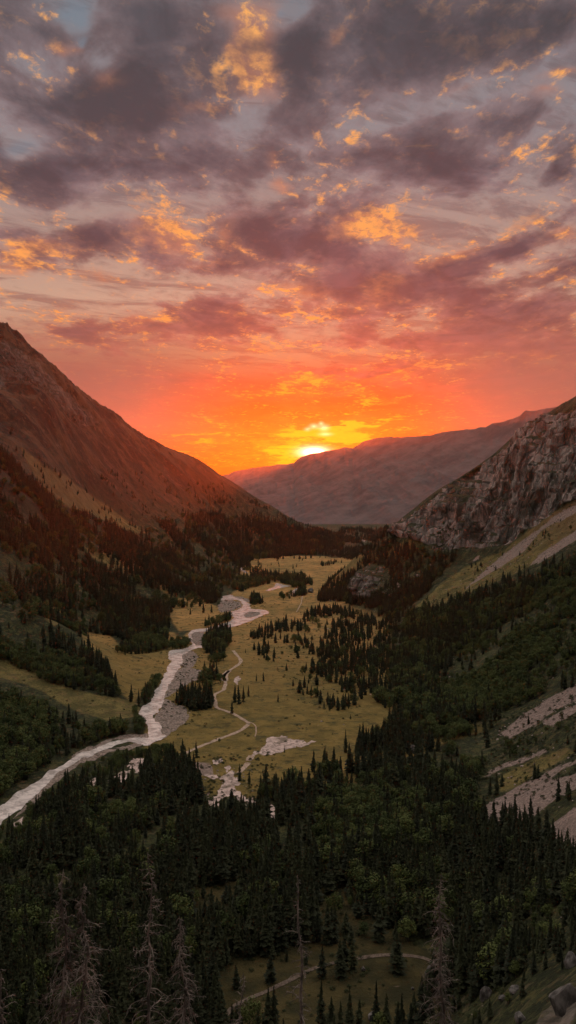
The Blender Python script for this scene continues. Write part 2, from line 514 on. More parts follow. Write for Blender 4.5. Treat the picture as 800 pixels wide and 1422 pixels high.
nt.links.new(pos, mp.inputs[0]); nt.links.new(mp.outputs[0], vor.inputs['Vector'])
mpr = nd(nt, 'ShaderNodeMapping'); mpr.inputs['Scale'].default_value = (1.6, 1.6, .55); nt.links.new(pos, mpr.inputs[0])
rockc = mixc(nt, rng(nt, noise(nt, mpr.outputs[0], 0.03, 9, .72), .38, .62), (.10, .080, .068), (.42, .335, .29))
rockc = mixc(nt, rng(nt, noise(nt, mpr.outputs[0], 0.012, 9, .74), .51, .58, 0, .85), rockc, (.040, .038, .025))
rockc = mixc(nt, rng(nt, vor.outputs[0], 0.0, .05, .5, 0), rockc, (.045, .038, .034))
nz = nd(nt, 'ShaderNodeSeparateXYZ'); nt.links.new(geo.outputs['Normal'], nz.inputs[0])
ledge = mth(nt, 'ADD', nz.outputs['Z'], mth(nt, 'MULTIPLY', mth(nt, 'SUBTRACT', noise(nt, pos, .04, 5, .6), .5), 1.3))
rockc = mixc(nt, rng(nt, ledge, .66, .86), rockc, (.052, .050, .024))
c = mixc(nt, rng(nt, at(nt, 'rock'), .35, .65), c, rockc)
nt.links.new(c, b.inputs['Base Color']); b.inputs['Roughness'].default_value = .95
bp = nd(nt, 'ShaderNodeBump', i_Strength=.9, i_Distance=2.4)
hh = mth(nt, 'ADD', mth(nt, 'MULTIPLY', nM, 1.2), mth(nt, 'MULTIPLY', nS, .55))
hh = mth(nt, 'ADD', hh, mth(nt, 'MULTIPLY', nT, .12))
hr = mth(nt, 'MULTIPLY', rng(nt, vor.outputs[0], 0, .14), mth(nt, 'MULTIPLY', at(nt, 'rock'), 1.2))
nt.links.new(mth(nt, 'ADD', hh, hr), bp.inputs['Height']); nt.links.new(bp.outputs[0], b.inputs['Normal'])
me.materials.append(m)

# ------------------------------------------------------------------ far range
fr = [(250, 672), (290, 664), (318, 658), (330, 653), (345, 651), (362, 649), (375, 647), (384, 645.5), (398, 645), (408, 643), (413, 638), (420, 633.5), (428, 631), (436, 629), (443, 628.5), (452, 627), (462, 625), (470, 623.5), (478, 621), (490, 622),
      (498, 617), (506, 612), (516, 610), (526, 608), (540, 607), (560, 606.5), (580, 606), (600, 605), (614, 600), (625, 598.5), (645, 596.5), (660, 595), (668, 592.5), (674, 594), (684, 588), (700, 585.5), (712, 582),
      (722, 577), (730, 570), (742, 570.5), (755, 568), (770, 566), (785, 564), (810, 566), (850, 560), (950, 552), (1100, 560)]
fu = np.linspace(250, 1100, 900); fv = np.interp(fu, [p[0] for p in fr], [p[1] for p in fr])
fv = fv + 1.1 * fbm(fu / 9, fu * 0, o=3, s=90)
ft = np.r_[np.linspace(-0.5, 0, 30), np.linspace(0, 1, 200)[1:]]
FU, FT = np.meshgrid(fu, ft)
crestd = np.interp(FU, [250, 440, 600, 800, 1100], [9000, 7400, 6400, 5400, 4600])
based = np.interp(FU, [250, 440, 600, 800, 1100], [5600, 5000, 4300, 3700, 3200])
b_ = (CV - np.interp(FU, fu, fv)) / FPX
zc = H + crestd * (-sp + b_ * cp)
yc = crestd * (cp + b_ * sp); xc = (FU - CU) / FPX * crestd
tb = np.clip(FT, 0, 1)
sc_ = based / crestd
bx, by = xc * sc_, yc * sc_
fx = xc * (1 - tb) + bx * tb; fy = yc * (1 - tb) + by * tb
fz = zc + (-200 - zc) * (tb ** 0.85)
# the far side falls away from the crest
bk = np.clip(-FT, 0, 1)
fx = fx * (1 + bk * .1); fy = fy * (1 + bk * .1); fz = fz - bk * 900
rid = fbm((fx * .9 + fz * .9) / 330, (fy * .8 - fx * .3) / 900, o=6, s=61, g=.58, ridged=True)
fz = fz + np.sin(math.pi * np.clip(tb, 0, 1)) ** 0.8 * (30 * rid + 14 * fbm(fx / 200, fy / 200, o=6, s=66, g=.62)) * (FT > 0)
nv, nh = FU.shape
i = np.arange(nv - 1)[:, None]; j = np.arange(nh - 1)[None, :]
F = np.stack([i * nh + j, i * nh + j + 1, (i + 1) * nh + j + 1, (i + 1) * nh + j], -1).reshape(-1, 4)[:, ::-1]
m, nt, b = mat('far_slope')
geo = nd(nt, 'ShaderNodeNewGeometry'); pos = geo.outputs['Position']
c = mixc(nt, rng(nt, noise(nt, pos, .006, 10, .72), .36, .64), (.085, .066, .066), (.15, .115, .11))
nt.links.new(c, b.inputs['Base Color']); b.inputs['Roughness'].default_value = .95
bp = nd(nt, 'ShaderNodeBump', i_Strength=.35, i_Distance=8); nt.links.new(noise(nt, pos, .02, 6, .6), bp.inputs['Height']); nt.links.new(bp.outputs[0], b.inputs['Normal'])
far = mesh_obj('mountains', np.stack([fx, fy, fz], -1).reshape(-1, 3), F, m)
tag(far, kind='structure')
# ------------------------------------------------------------------ river, gravel, paths laid on the valley floor
def dens_ring(pts, step, jit, seed):
    out_ = []
    n = len(pts)
    for i in range(n):
        a, b2 = np.array(pts[i][:2]), np.array(pts[(i + 1) % n][:2])
        L_ = np.linalg.norm(b2 - a); k = max(1, int(L_ / step))
        for q in range(k):
            p = a + (b2 - a) * q / k
            out_.append(p)
    P = np.array(out_)
    for _ in range(2):
        P = (P * 2 + np.roll(P, 1, 0) + np.roll(P, -1, 0)) / 4
    P[:, 0] += jit * fbm(P[:, 0] / 11, P[:, 1] / 16, o=4, s=seed, g=.65); P[:, 1] += jit * 2.4 * fbm(P[:, 0] / 11, P[:, 1] / 16, o=4, s=seed + 5, g=.65)
    return P


def patch(name, px, m, lift, step=3.0, jit=2.0, seed=1, kind='structure'):
    V, F = [], []
    for k, ring in enumerate(px):
        P = dens_ring([FL(u, v) for u, v in ring], step, jit, seed + k)
        tris = geometry.tessellate_polygon([[Vector((p[0], p[1], 0)) for p in P]])
        o0 = len(V)
        V += [(p[0], p[1], float(ground(p[0], p[1])) + lift) for p in P]
        for t in tris:
            a, b2, c2 = (Vector(V[o0 + q]) for q in t)
            f = [o0 + q for q in t]
            if (b2 - a).cross(c2 - a).z < 0: f = f[::-1]
            F.append(tuple(f))
    o = mesh_obj(name, V, F, m, smooth=False)
    tag(o, kind=kind)
    return o


def ribbon(name, lines, m, lift, on_ground=False):
    V, F = [], []
    for ln, wid in lines:
        P = [np.array((hit(u, v) if on_ground else FL(u, v))[:2]) for u, v in ln]
        Q = []
        for k in range(len(P) - 1):
            p0, p1, p2, p3 = P[max(k - 1, 0)], P[k], P[k + 1], P[min(k + 2, len(P) - 1)]
            n = max(2, int(np.linalg.norm(p2 - p1) / 3))
            for t in np.arange(n) / n:
                Q.append(.5 * ((2 * p1) + (-p0 + p2) * t + (2 * p0 - 5 * p1 + 4 * p2 - p3) * t * t + (-p0 + 3 * p1 - 3 * p2 + p3) * t ** 3))
        Q.append(P[-1]); Q = np.array(Q)
        T = np.gradient(Q, axis=0); T /= np.linalg.norm(T, axis=1)[:, None] + 1e-9
        N = np.stack([-T[:, 1], T[:, 0]], 1)
        w = wid * (1 + .35 * fbm(Q[:, 0] / 7, Q[:, 1] / 7, o=2, s=8))
        ofs = .5 * fbm(Q[:, 0] / 12, Q[:, 1] / 12, o=2, s=18)
        A, B = Q + N * (ofs + w / 2)[:, None], Q + N * (ofs - w / 2)[:, None]
        o0 = len(V)
        for a, b2 in zip(A, B):
            V += [(a[0], a[1], float(ground(*a)) + lift), (b2[0], b2[1], float(ground(*b2)) + lift)]
        for k in range(len(Q) - 1):
            F.append((o0 + 2 * k, o0 + 2 * k + 1, o0 + 2 * k + 3, o0 + 2 * k + 2))
    V = np.array(V)
    o = mesh_obj(name, V, F, m, smooth=False)
    tag(o, kind='structure')
    return o


m_water, nt, b = mat('glacial_water')
pos = nd(nt, 'ShaderNodeNewGeometry').outputs['Position']
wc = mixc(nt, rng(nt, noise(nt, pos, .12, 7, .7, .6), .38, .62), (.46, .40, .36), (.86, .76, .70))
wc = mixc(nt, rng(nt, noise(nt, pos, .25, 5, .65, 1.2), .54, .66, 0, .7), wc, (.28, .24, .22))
nt.links.new(wc, b.inputs['Base Color']); b.inputs['Roughness'].default_value = .12; b.inputs['Specular IOR Level'].default_value = .5
bp = nd(nt, 'ShaderNodeBump', i_Strength=.35, i_Distance=.3); nt.links.new(noise(nt, pos, .9, 4, .6), bp.inputs['Height']); nt.links.new(bp.outputs[0], b.inputs['Normal'])


def stony(name, c1, c2, s=.5):
    m, nt, b = mat(name)
    pos = nd(nt, 'ShaderNodeNewGeometry').outputs['Position']
    c = mixc(nt, rng(nt, noise(nt, pos, s, 6, .7), .38, .62), c1, c2)
    c = mixc(nt, rng(nt, noise(nt, pos, s * .2, 6, .68, .6), .55, .64, 0, .75), c, (c1[0] * .35, c1[1] * .37, c1[2] * .25))
    nt.links.new(c, b.inputs['Base Color']); b.inputs['Roughness'].default_value = .95
    bp = nd(nt, 'ShaderNodeBump', i_Strength=.8, i_Distance=.6); nt.links.new(noise(nt, pos, s * 2.5, 4, .7), bp.inputs['Height']); nt.links.new(bp.outputs[0], b.inputs['Normal'])
    return m


m_gravel = stony('river_gravel', (.13, .10, .08), (.37, .285, .235))
m_pale = stony('pale_outwash', (.34, .255, .22), (.70, .53, .46), .3)
m_track = stony('shaded_track_earth', (.10, .072, .055), (.20, .15, .115), .8)  # darker copy of the path earth: foreground shade put into the colour
m_path = stony('trodden_earth', (.34, .245, .18), (.60, .44, .33), .8)

gravel = patch('gravel', [
    [(225, 972), (232, 972), (245, 980), (260, 986), (266, 996), (257, 1007), (244, 1016), (236, 1023), (226, 1030), (214, 1015), (212, 998), (222, 988)],
    [(252, 928), (262, 930), (276, 931), (282, 936), (274, 946), (262, 953), (247, 958), (238, 968), (228, 972), (232, 955), (242, 940)],
    [(240, 922), (246, 908), (256, 905), (270, 905), (276, 914), (270, 926), (262, 931), (252, 928)],
    [(303, 842), (308, 834), (325, 835), (334, 838), (336, 843), (322, 850), (306, 852)],
    [(324, 830), (330, 829), (345, 833), (350, 838), (340, 837)],
    [(335, 855), (340, 850), (350, 848), (367, 851), (366, 856), (352, 861), (340, 863)],
    [(262, 892), (268, 880), (282, 879), (283, 896), (275, 900)],
    [(95, 1063), (102, 1050), (125, 1043), (150, 1032), (175, 1025), (205, 1020), (206, 1028), (208, 1036), (175, 1045), (150, 1050), (120, 1062)],
    [(60, 1092), (95, 1066), (120, 1058), (100, 1073), (75, 1092), (45, 1124), (20, 1140)],
], m_gravel, .12, 2.5, 4.0, 3)
pale = patch('outwash_fan', [
    [(350, 1049), (358, 1043), (368, 1035), (376, 1026), (386, 1021), (396, 1025), (418, 1030), (440, 1033), (420, 1039), (408, 1044), (388, 1050), (364, 1050), (350, 1054)],
    [(283, 1079), (292, 1076), (306, 1080), (320, 1074), (328, 1076), (326, 1086), (332, 1098), (340, 1108), (352, 1112), (358, 1122), (344, 1118), (330, 1110), (316, 1106), (306, 1112), (300, 1122), (296, 1130), (292, 1122), (302, 1104), (310, 1092), (298, 1086)],
    [(309, 1074), (318, 1065), (322, 1066), (312, 1076)],
    [(152, 1082), (160, 1078), (175, 1079), (172, 1092), (170, 1100), (160, 1092), (153, 1090)], [(176, 1062), (186, 1056), (203, 1054), (202, 1068), (198, 1082), (186, 1080), (182, 1070)],
    [(124, 1088), (131, 1084), (133, 1095), (130, 1106), (126, 1104)], [(326, 944), (332, 941), (334, 947), (332, 953), (327, 949)], [(292, 1060), (306, 1056), (308, 1064), (296, 1068)],
    [(362, 1124), (374, 1118), (380, 1130), (376, 1144), (370, 1138)],
    [(15, 1150), (30, 1142), (34, 1150), (20, 1158)],
], m_pale, .16, 1.5, 6.0, 9)
tag(pale, kind='structure')
water = patch('river', [
    [(-60, 1170), (0, 1125), (22, 1106), (50, 1088), (70, 1076), (102, 1055), (125, 1048), (150, 1037), (170, 1031), (202, 1026), (206, 1030), (203, 1037), (180, 1036), (160, 1041), (137, 1051), (119, 1057), (98, 1067), (74, 1083), (58, 1100), (32, 1122), (7, 1143), (-60, 1200)],
    [(198, 1040), (207, 1027), (204, 1006), (195, 1004), (193, 995), (197, 986), (207, 979), (215, 965), (227, 942), (234, 927), (238, 922), (234, 912), (235, 906), (247, 904), (261, 902), (267, 896), (262, 890), (261, 881), (270, 876), (290, 873), (305, 870),
     (320, 864), (326, 859), (313, 854), (326, 850), (335, 846), (337, 842), (334, 836), (324, 834), (307, 835), (309, 829), (322, 827), (326, 831), (337, 834), (347, 841), (348, 847), (360, 848), (372, 850), (374, 853), (360, 858), (347, 865), (337, 868),
     (325, 872), (307, 876), (287, 878), (270, 880), (265, 884), (267, 893), (275, 898), (287, 898), (286, 902), (275, 902), (262, 906), (253, 912), (254, 920), (250, 928), (241, 943), (234, 958), (227, 971), (226, 984), (213, 995), (214, 1003), (224, 1011), (226, 1019), (233, 1025), (220, 1031), (208, 1040)],
    [(368, 822), (382, 816), (384, 810.5), (392, 813), (404, 815), (387, 818.5), (374, 822)], [(402, 826.5), (408, 820), (414, 817), (412, 822), (405, 828)], [(326, 785), (337, 789.5), (345, 797), (339, 796.5)],
    [(488, 747.2), (499, 748.2), (499, 749.3), (489, 748.6)], [(502, 750), (507, 751), (507, 753), (503, 752.2)],
], m_water, .28, 2.5, 3.2, 20)
isl = patch('gravel', [[(338, 855), (346, 851), (360, 851), (363, 853), (354, 858), (342, 860)], [(268, 893), (269, 882), (280, 881), (281, 892), (276, 896)]], m_gravel, .42, 4, 2.0, 31)
paths = ribbon('path', [
    ([(251, 1050), (277, 1038), (305, 1027), (330, 1017), (342, 1010), (345, 1005), (338, 1000), (327, 993), (314, 988), (302, 984), (299, 976), (298, 966), (304, 962), (311, 958), (313, 949), (311, 939), (320, 931), (330, 924), (334, 919), (332, 913), (327, 908), (324, 904)], 3.6),
    ([(312, 946), (312, 938), (318, 932)], 7), ([(345, 1003), (353, 1007), (356, 1014), (354, 1024)], 1.0),
    ([(261, 1120), (259, 1132), (264, 1139), (278, 1144), (298, 1147), (312, 1149)], 3.2),
    ([(345, 1058), (350, 1050)], 5), ([(345, 1060), (338, 1068), (330, 1076)], 4),
    ([(420, 828), (418, 838), (412, 850)], 1.6),
], m_path, .22, True)
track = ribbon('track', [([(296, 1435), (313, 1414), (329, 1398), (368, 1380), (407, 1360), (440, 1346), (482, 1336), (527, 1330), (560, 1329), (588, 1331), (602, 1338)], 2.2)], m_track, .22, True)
# ------------------------------------------------------------------ trees
def leafmat(name, c1, c2, trans=.0):
    m, nt, b = mat(name)
    oi = nd(nt, 'ShaderNodeObjectInfo')
    tcn = nd(nt, 'ShaderNodeTexCoord')
    f = mth(nt, 'ADD', mth(nt, 'MULTIPLY', oi.outputs['Random'], .75), mth(nt, 'MULTIPLY', noise(nt, tcn.outputs['Object'], 5, 2), .35), clamp=True)
    nt.links.new(mixc(nt, f, c1, c2), b.inputs['Base Color']); b.inputs['Roughness'].default_value = .8
    return m


def plainmat(name, c1, c2, s=3.0):
    m, nt, b = mat(name)
    tcn = nd(nt, 'ShaderNodeTexCoord')
    nt.links.new(mixc(nt, rng(nt, noise(nt, tcn.outputs['Object'], s, 5, .65), .35, .65), c1, c2), b.inputs['Base Color']); b.inputs['Roughness'].default_value = .9
    return m


m_needle = leafmat('needles', (.013, .018, .009), (.044, .050, .020))
m_leaf = leafmat('leaves', (.026, .044, .013), (.105, .125, .034))
m_scrub = leafmat('scrub_leaves', (.020, .028, .010), (.055, .062, .020))
m_bark = plainmat('bark', (.05, .038, .03), (.11, .085, .07), 8)
m_dead = plainmat('dead_wood', (.075, .065, .056), (.31, .255, .22), .8)


def tube(V, F, pts, rads, k=5):
    o0 = len(V)
    P = [np.array(p, float) for p in pts]
    for i, p in enumerate(P):
        t = P[min(i + 1, len(P) - 1)] - P[max(i - 1, 0)]
        t /= np.linalg.norm(t) + 1e-9
        a = np.cross(t, (0.3, 0.9, 0.2) if abs(t[2]) > .7 else (0, 0, 1)); a /= np.linalg.norm(a) + 1e-9
        b2 = np.cross(t, a)
        for q in range(k):
            w = 2 * math.pi * q / k
            V.append(p + rads[i] * (a * math.cos(w) + b2 * math.sin(w)))
    for i in range(len(P) - 1):
        for q in range(k):
            F.append((o0 + i * k + q, o0 + i * k + (q + 1) % k, o0 + (i + 1) * k + (q + 1) % k, o0 + (i + 1) * k + q))


def conifer(seed, layers=20, per=9, spread=.155, bare=.05, shape=.85):
    r = random.Random(seed)
    V, F = [], []
    lean = [r.uniform(-.03, .03), r.uniform(-.03, .03)]
    for k in range(layers):
        t = k / (layers - 1)
        z = bare + (0.975 - bare) * t ** .92
        R_ = spread * (1 - t) ** shape * r.uniform(.62, 1.2) + .008
        if t < .12: R_ *= .75
        n = max(4, int(per * (1 - .45 * t)))
        a0 = r.random() * 6.3
        for q in range(n):
            if r.random() < .14: continue
            a = a0 + 6.283 * q / n + r.uniform(-.25, .25)
            L_ = R_ * r.uniform(.55, 1.28)
            ca, sa = math.cos(a), math.sin(a)
            dr = r.uniform(.25, .5) * L_ + .012
            cx, cy_ = lean[0] * z, lean[1] * z
            w = L_ * r.uniform(.26, .38) + .006
            base = np.array([cx, cy_, z + .012])
            mid = np.array([cx + ca * L_ * .55, cy_ + sa * L_ * .55, z - dr * .35])
            tip = np.array([cx + ca * L_, cy_ + sa * L_, z - dr * .75])
            s = np.array([-sa, ca, 0])
            o0 = len(V)
            V += [base, mid + s * w + (0, 0, -.02), mid + (0, 0, .012), mid - s * w + (0, 0, -.02), tip, mid + s * w * .45 + np.array([ca * L_ * .28, sa * L_ * .28, -.022]), mid - s * w * .45 + np.array([ca * L_ * .28, sa * L_ * .28, -.022]), mid + (0, 0, -.035 - .02 * (1 - t))]
            F += [(o0, o0 + 1, o0 + 2), (o0, o0 + 2, o0 + 3), (o0 + 2, o0 + 5, o0 + 4), (o0 + 2, o0 + 4, o0 + 6), (o0 + 1, o0 + 5, o0 + 2), (o0 + 2, o0 + 6, o0 + 3), (o0, o0 + 7, o0 + 4)]
    o0 = len(V)
    V += [np.array([lean[0], lean[1], 1.0]), np.array([.007, 0, .93]), np.array([-.004, .006, .93]), np.array([-.004, -.006, .93])]
    F += [(o0, o0 + 1, o0 + 2), (o0, o0 + 2, o0 + 3), (o0, o0 + 3, o0 + 1)]
    TV, TF = [], []
    tube(TV, TF, [(0, 0, -.03), (0, 0, .3), (lean[0] * .9, lean[1] * .9, .9)], [.014, .010, .002], 5)
    return (np.array(V), F), (np.array(TV), TF)


def broadleaf(seed, clumps=16, leaves=52, size=.05, squat=1.0):
    r = random.Random(seed)
    V, F = [], []
    TV, TF = [], []
    tube(TV, TF, [(0, 0, -.03), (.01, .0, .25), (0, .01, .6)], [.03, .022, .008], 6)
    for c_ in range(clumps):
        t = (c_ + .5) / clumps
        z = .30 + .52 * t
        env = .30 * math.sin(math.pi * (0.18 + .72 * t)) ** .8 * squat
        a = c_ * 2.4 + r.uniform(-.4, .4)
        d = env * r.uniform(.3, 1.0)
        c0 = np.array([math.cos(a) * d, math.sin(a) * d, z + r.uniform(-.04, .04)])
        cr = r.uniform(.095, .15)
        if c_ % 3 == 0: tube(TV, TF, [(0, 0, .2 + .3 * t), c0 * (.6, .6, .93), c0], [.011, .007, .003], 4)
        for q in range(leaves):
            n = np.array([r.gauss(0, 1), r.gauss(0, 1), r.gauss(0, 1) * .85]); n /= np.linalg.norm(n)
            p = c0 + n * cr * r.uniform(.62, 1.08)
            nn_ = n + np.array([r.uniform(-.6, .6), r.uniform(-.6, .6), r.uniform(-.3, .8)]); nn_ /= np.linalg.norm(nn_)
            a1 = np.cross(nn_, (r.random(), r.random(), .3)); a1 /= np.linalg.norm(a1); a2 = np.cross(nn_, a1)
            s = size * r.uniform(.6, 1.15)
            o0 = len(V)
            V += [p + a1 * s * .6, p + a2 * s * .45, p - a1 * s * .5, p - a2 * s * .5]
            F.append((o0, o0 + 1, o0 + 2, o0 + 3))
    return (np.array(V), F), (np.array(TV), TF)


def me_of(name, VF, m, smooth=False):
    me = bpy.data.meshes.new(name)
    me.from_pydata([tuple(map(float, v)) for v in VF[0]], [], VF[1]); me.materials.append(m)
    return me


def me_join(name, parts):
    V, F, mi, o0 = [], [], [], 0
    mats = []
    for (v, f), m in parts:
        V += [tuple(map(float, q)) for q in v]; F += [tuple(o0 + q for q in ff) for ff in f]; mi += [len(mats)] * len(f); o0 += len(v); mats.append(m)
    me = bpy.data.meshes.new(name); me.from_pydata(V, [], F)
    for m in mats: me.materials.append(m)
    me.polygons.foreach_set('material_index', mi)
    return me


con_hi = [conifer(100 + k, 24, 10, (.150, .125, .17, .135, .16, .115)[k], .05 + .02 * (k % 3), (.85, .95, .8, .7, .9, 1.0)[k]) for k in range(6)]
con_lo = [conifer(200 + k, 9, 6, (.15, .13, .17, .14)[k], .04) for k in range(4)]
brd_hi = [broadleaf(300 + k, 18, 75, .048, (1.0, 1.15, .85, 1.05)[k]) for k in range(4)]
brd_lo = [broadleaf(400 + k, 11, 20, .085, (1.1, 1.3, .95)[k]) for k in range(3)]
crown_c = [me_of('spruce_crown', c[0], m_needle) for c in con_hi]; trunk_c = [me_of('spruce_trunk', c[1], m_bark) for c in con_hi]
crown_b = [me_of('leafy_crown', c[0], m_leaf) for c in brd_hi]; trunk_b = [me_of('leafy_trunk', c[1], m_bark) for c in brd_hi]


def hidden(name, me):
    return bpy.data.objects.new(name, me)  # source shape for the far woods, never linked


src = {
    'con': [hidden('spruce_shape', me_join('spruce_shape', [(c[0], m_needle), (c[1], m_bark)])) for c in con_hi[:4]],
    'conlo': [hidden('small_spruce_shape', me_join('small_spruce_shape', [(c[0], m_needle)])) for c in con_lo],
    'brd': [hidden('leafy_shape', me_join('leafy_shape', [(c[0], m_leaf), (c[1], m_bark)])) for c in brd_hi],
    'brdlo': [hidden('small_leafy_shape', me_join('small_leafy_shape', [(c[0], m_leaf)])) for c in brd_lo],
    'scrub': [hidden('scrub_shape', me_join('scrub_shape', [((c[0][0] * (1.6, 1.6, 1) - np.array([0, 0, .25]), c[0][1]), m_scrub)])) for c in brd_lo],
}


def forest_stuff(name, pts, sources, label=None):
    """one countless mass: points carrying instanced tree shapes"""
    pts = np.asarray(pts, float)  # x y z height width-factor rotation
    me = bpy.data.meshes.new(name); me.vertices.add(len(pts)); me.vertices.foreach_set('co', pts[:, :3].astype(np.float32).ravel())
    a = me.attributes.new('size', 'FLOAT_VECTOR', 'POINT')
    s = np.stack([pts[:, 3] * pts[:, 4], pts[:, 3] * pts[:, 4], pts[:, 3]], 1); a.data.foreach_set('vector', s.astype(np.float32).ravel())
    a = me.attributes.new('turn', 'FLOAT_VECTOR', 'POINT'); a.data.foreach_set('vector', np.stack([0 * pts[:, 5], 0 * pts[:, 5], pts[:, 5]], 1).astype(np.float32).ravel())
    a = me.attributes.new('pick', 'INT', 'POINT'); a.data.foreach_set('value', (RNG.integers(0, len(sources), len(pts))).astype(np.int32))
    o = bpy.data.objects.new(name, me); COL.objects.link(o)
    ng = bpy.data.node_groups.new(name, 'GeometryNodeTree')
    ng.interface.new_socket('Geometry', in_out='INPUT', socket_type='NodeSocketGeometry'); ng.interface.new_socket('Geometry', in_out='OUTPUT', socket_type='NodeSocketGeometry')
    gi, go = ng.nodes.new('NodeGroupInput'), ng.nodes.new('NodeGroupOutput')
    iop = ng.nodes.new('GeometryNodeInstanceOnPoints'); jn = ng.nodes.new('GeometryNodeJoinGeometry')
    for s_ in reversed(sources):
        oi = ng.nodes.new('GeometryNodeObjectInfo'); oi.inputs['Object'].default_value = s_
        g2 = ng.nodes.new('GeometryNodeGeometryToInstance'); ng.links.new(oi.outputs['Geometry'], g2.inputs[0]); ng.links.new(g2.outputs[0], jn.inputs[0])
    ng.links.new(gi.outputs[0], iop.inputs['Points']); ng.links.new(jn.outputs[0], iop.inputs['Instance'])
    iop.inputs['Pick Instance'].default_value = True

    def na(nm, ty):
        n = ng.nodes.new('GeometryNodeInputNamedAttribute'); n.data_type = ty; n.inputs[0].default_value = nm; return n.outputs[0]
    ng.links.new(na('pick', 'INT'), iop.inputs['Instance Index']); ng.links.new(na('size', 'FLOAT_VECTOR'), iop.inputs['Scale'])
    e2 = ng.nodes.new('FunctionNodeEulerToRotation'); ng.links.new(na('turn', 'FLOAT_VECTOR'), e2.inputs[0]); ng.links.new(e2.outputs[0], iop.inputs['Rotation'])
    ng.links.new(iop.outputs[0], go.inputs[0])
    md = o.modifiers.new('scatter', 'NODES'); md.node_group = ng
    tag(o, label, kind='stuff')
    return o


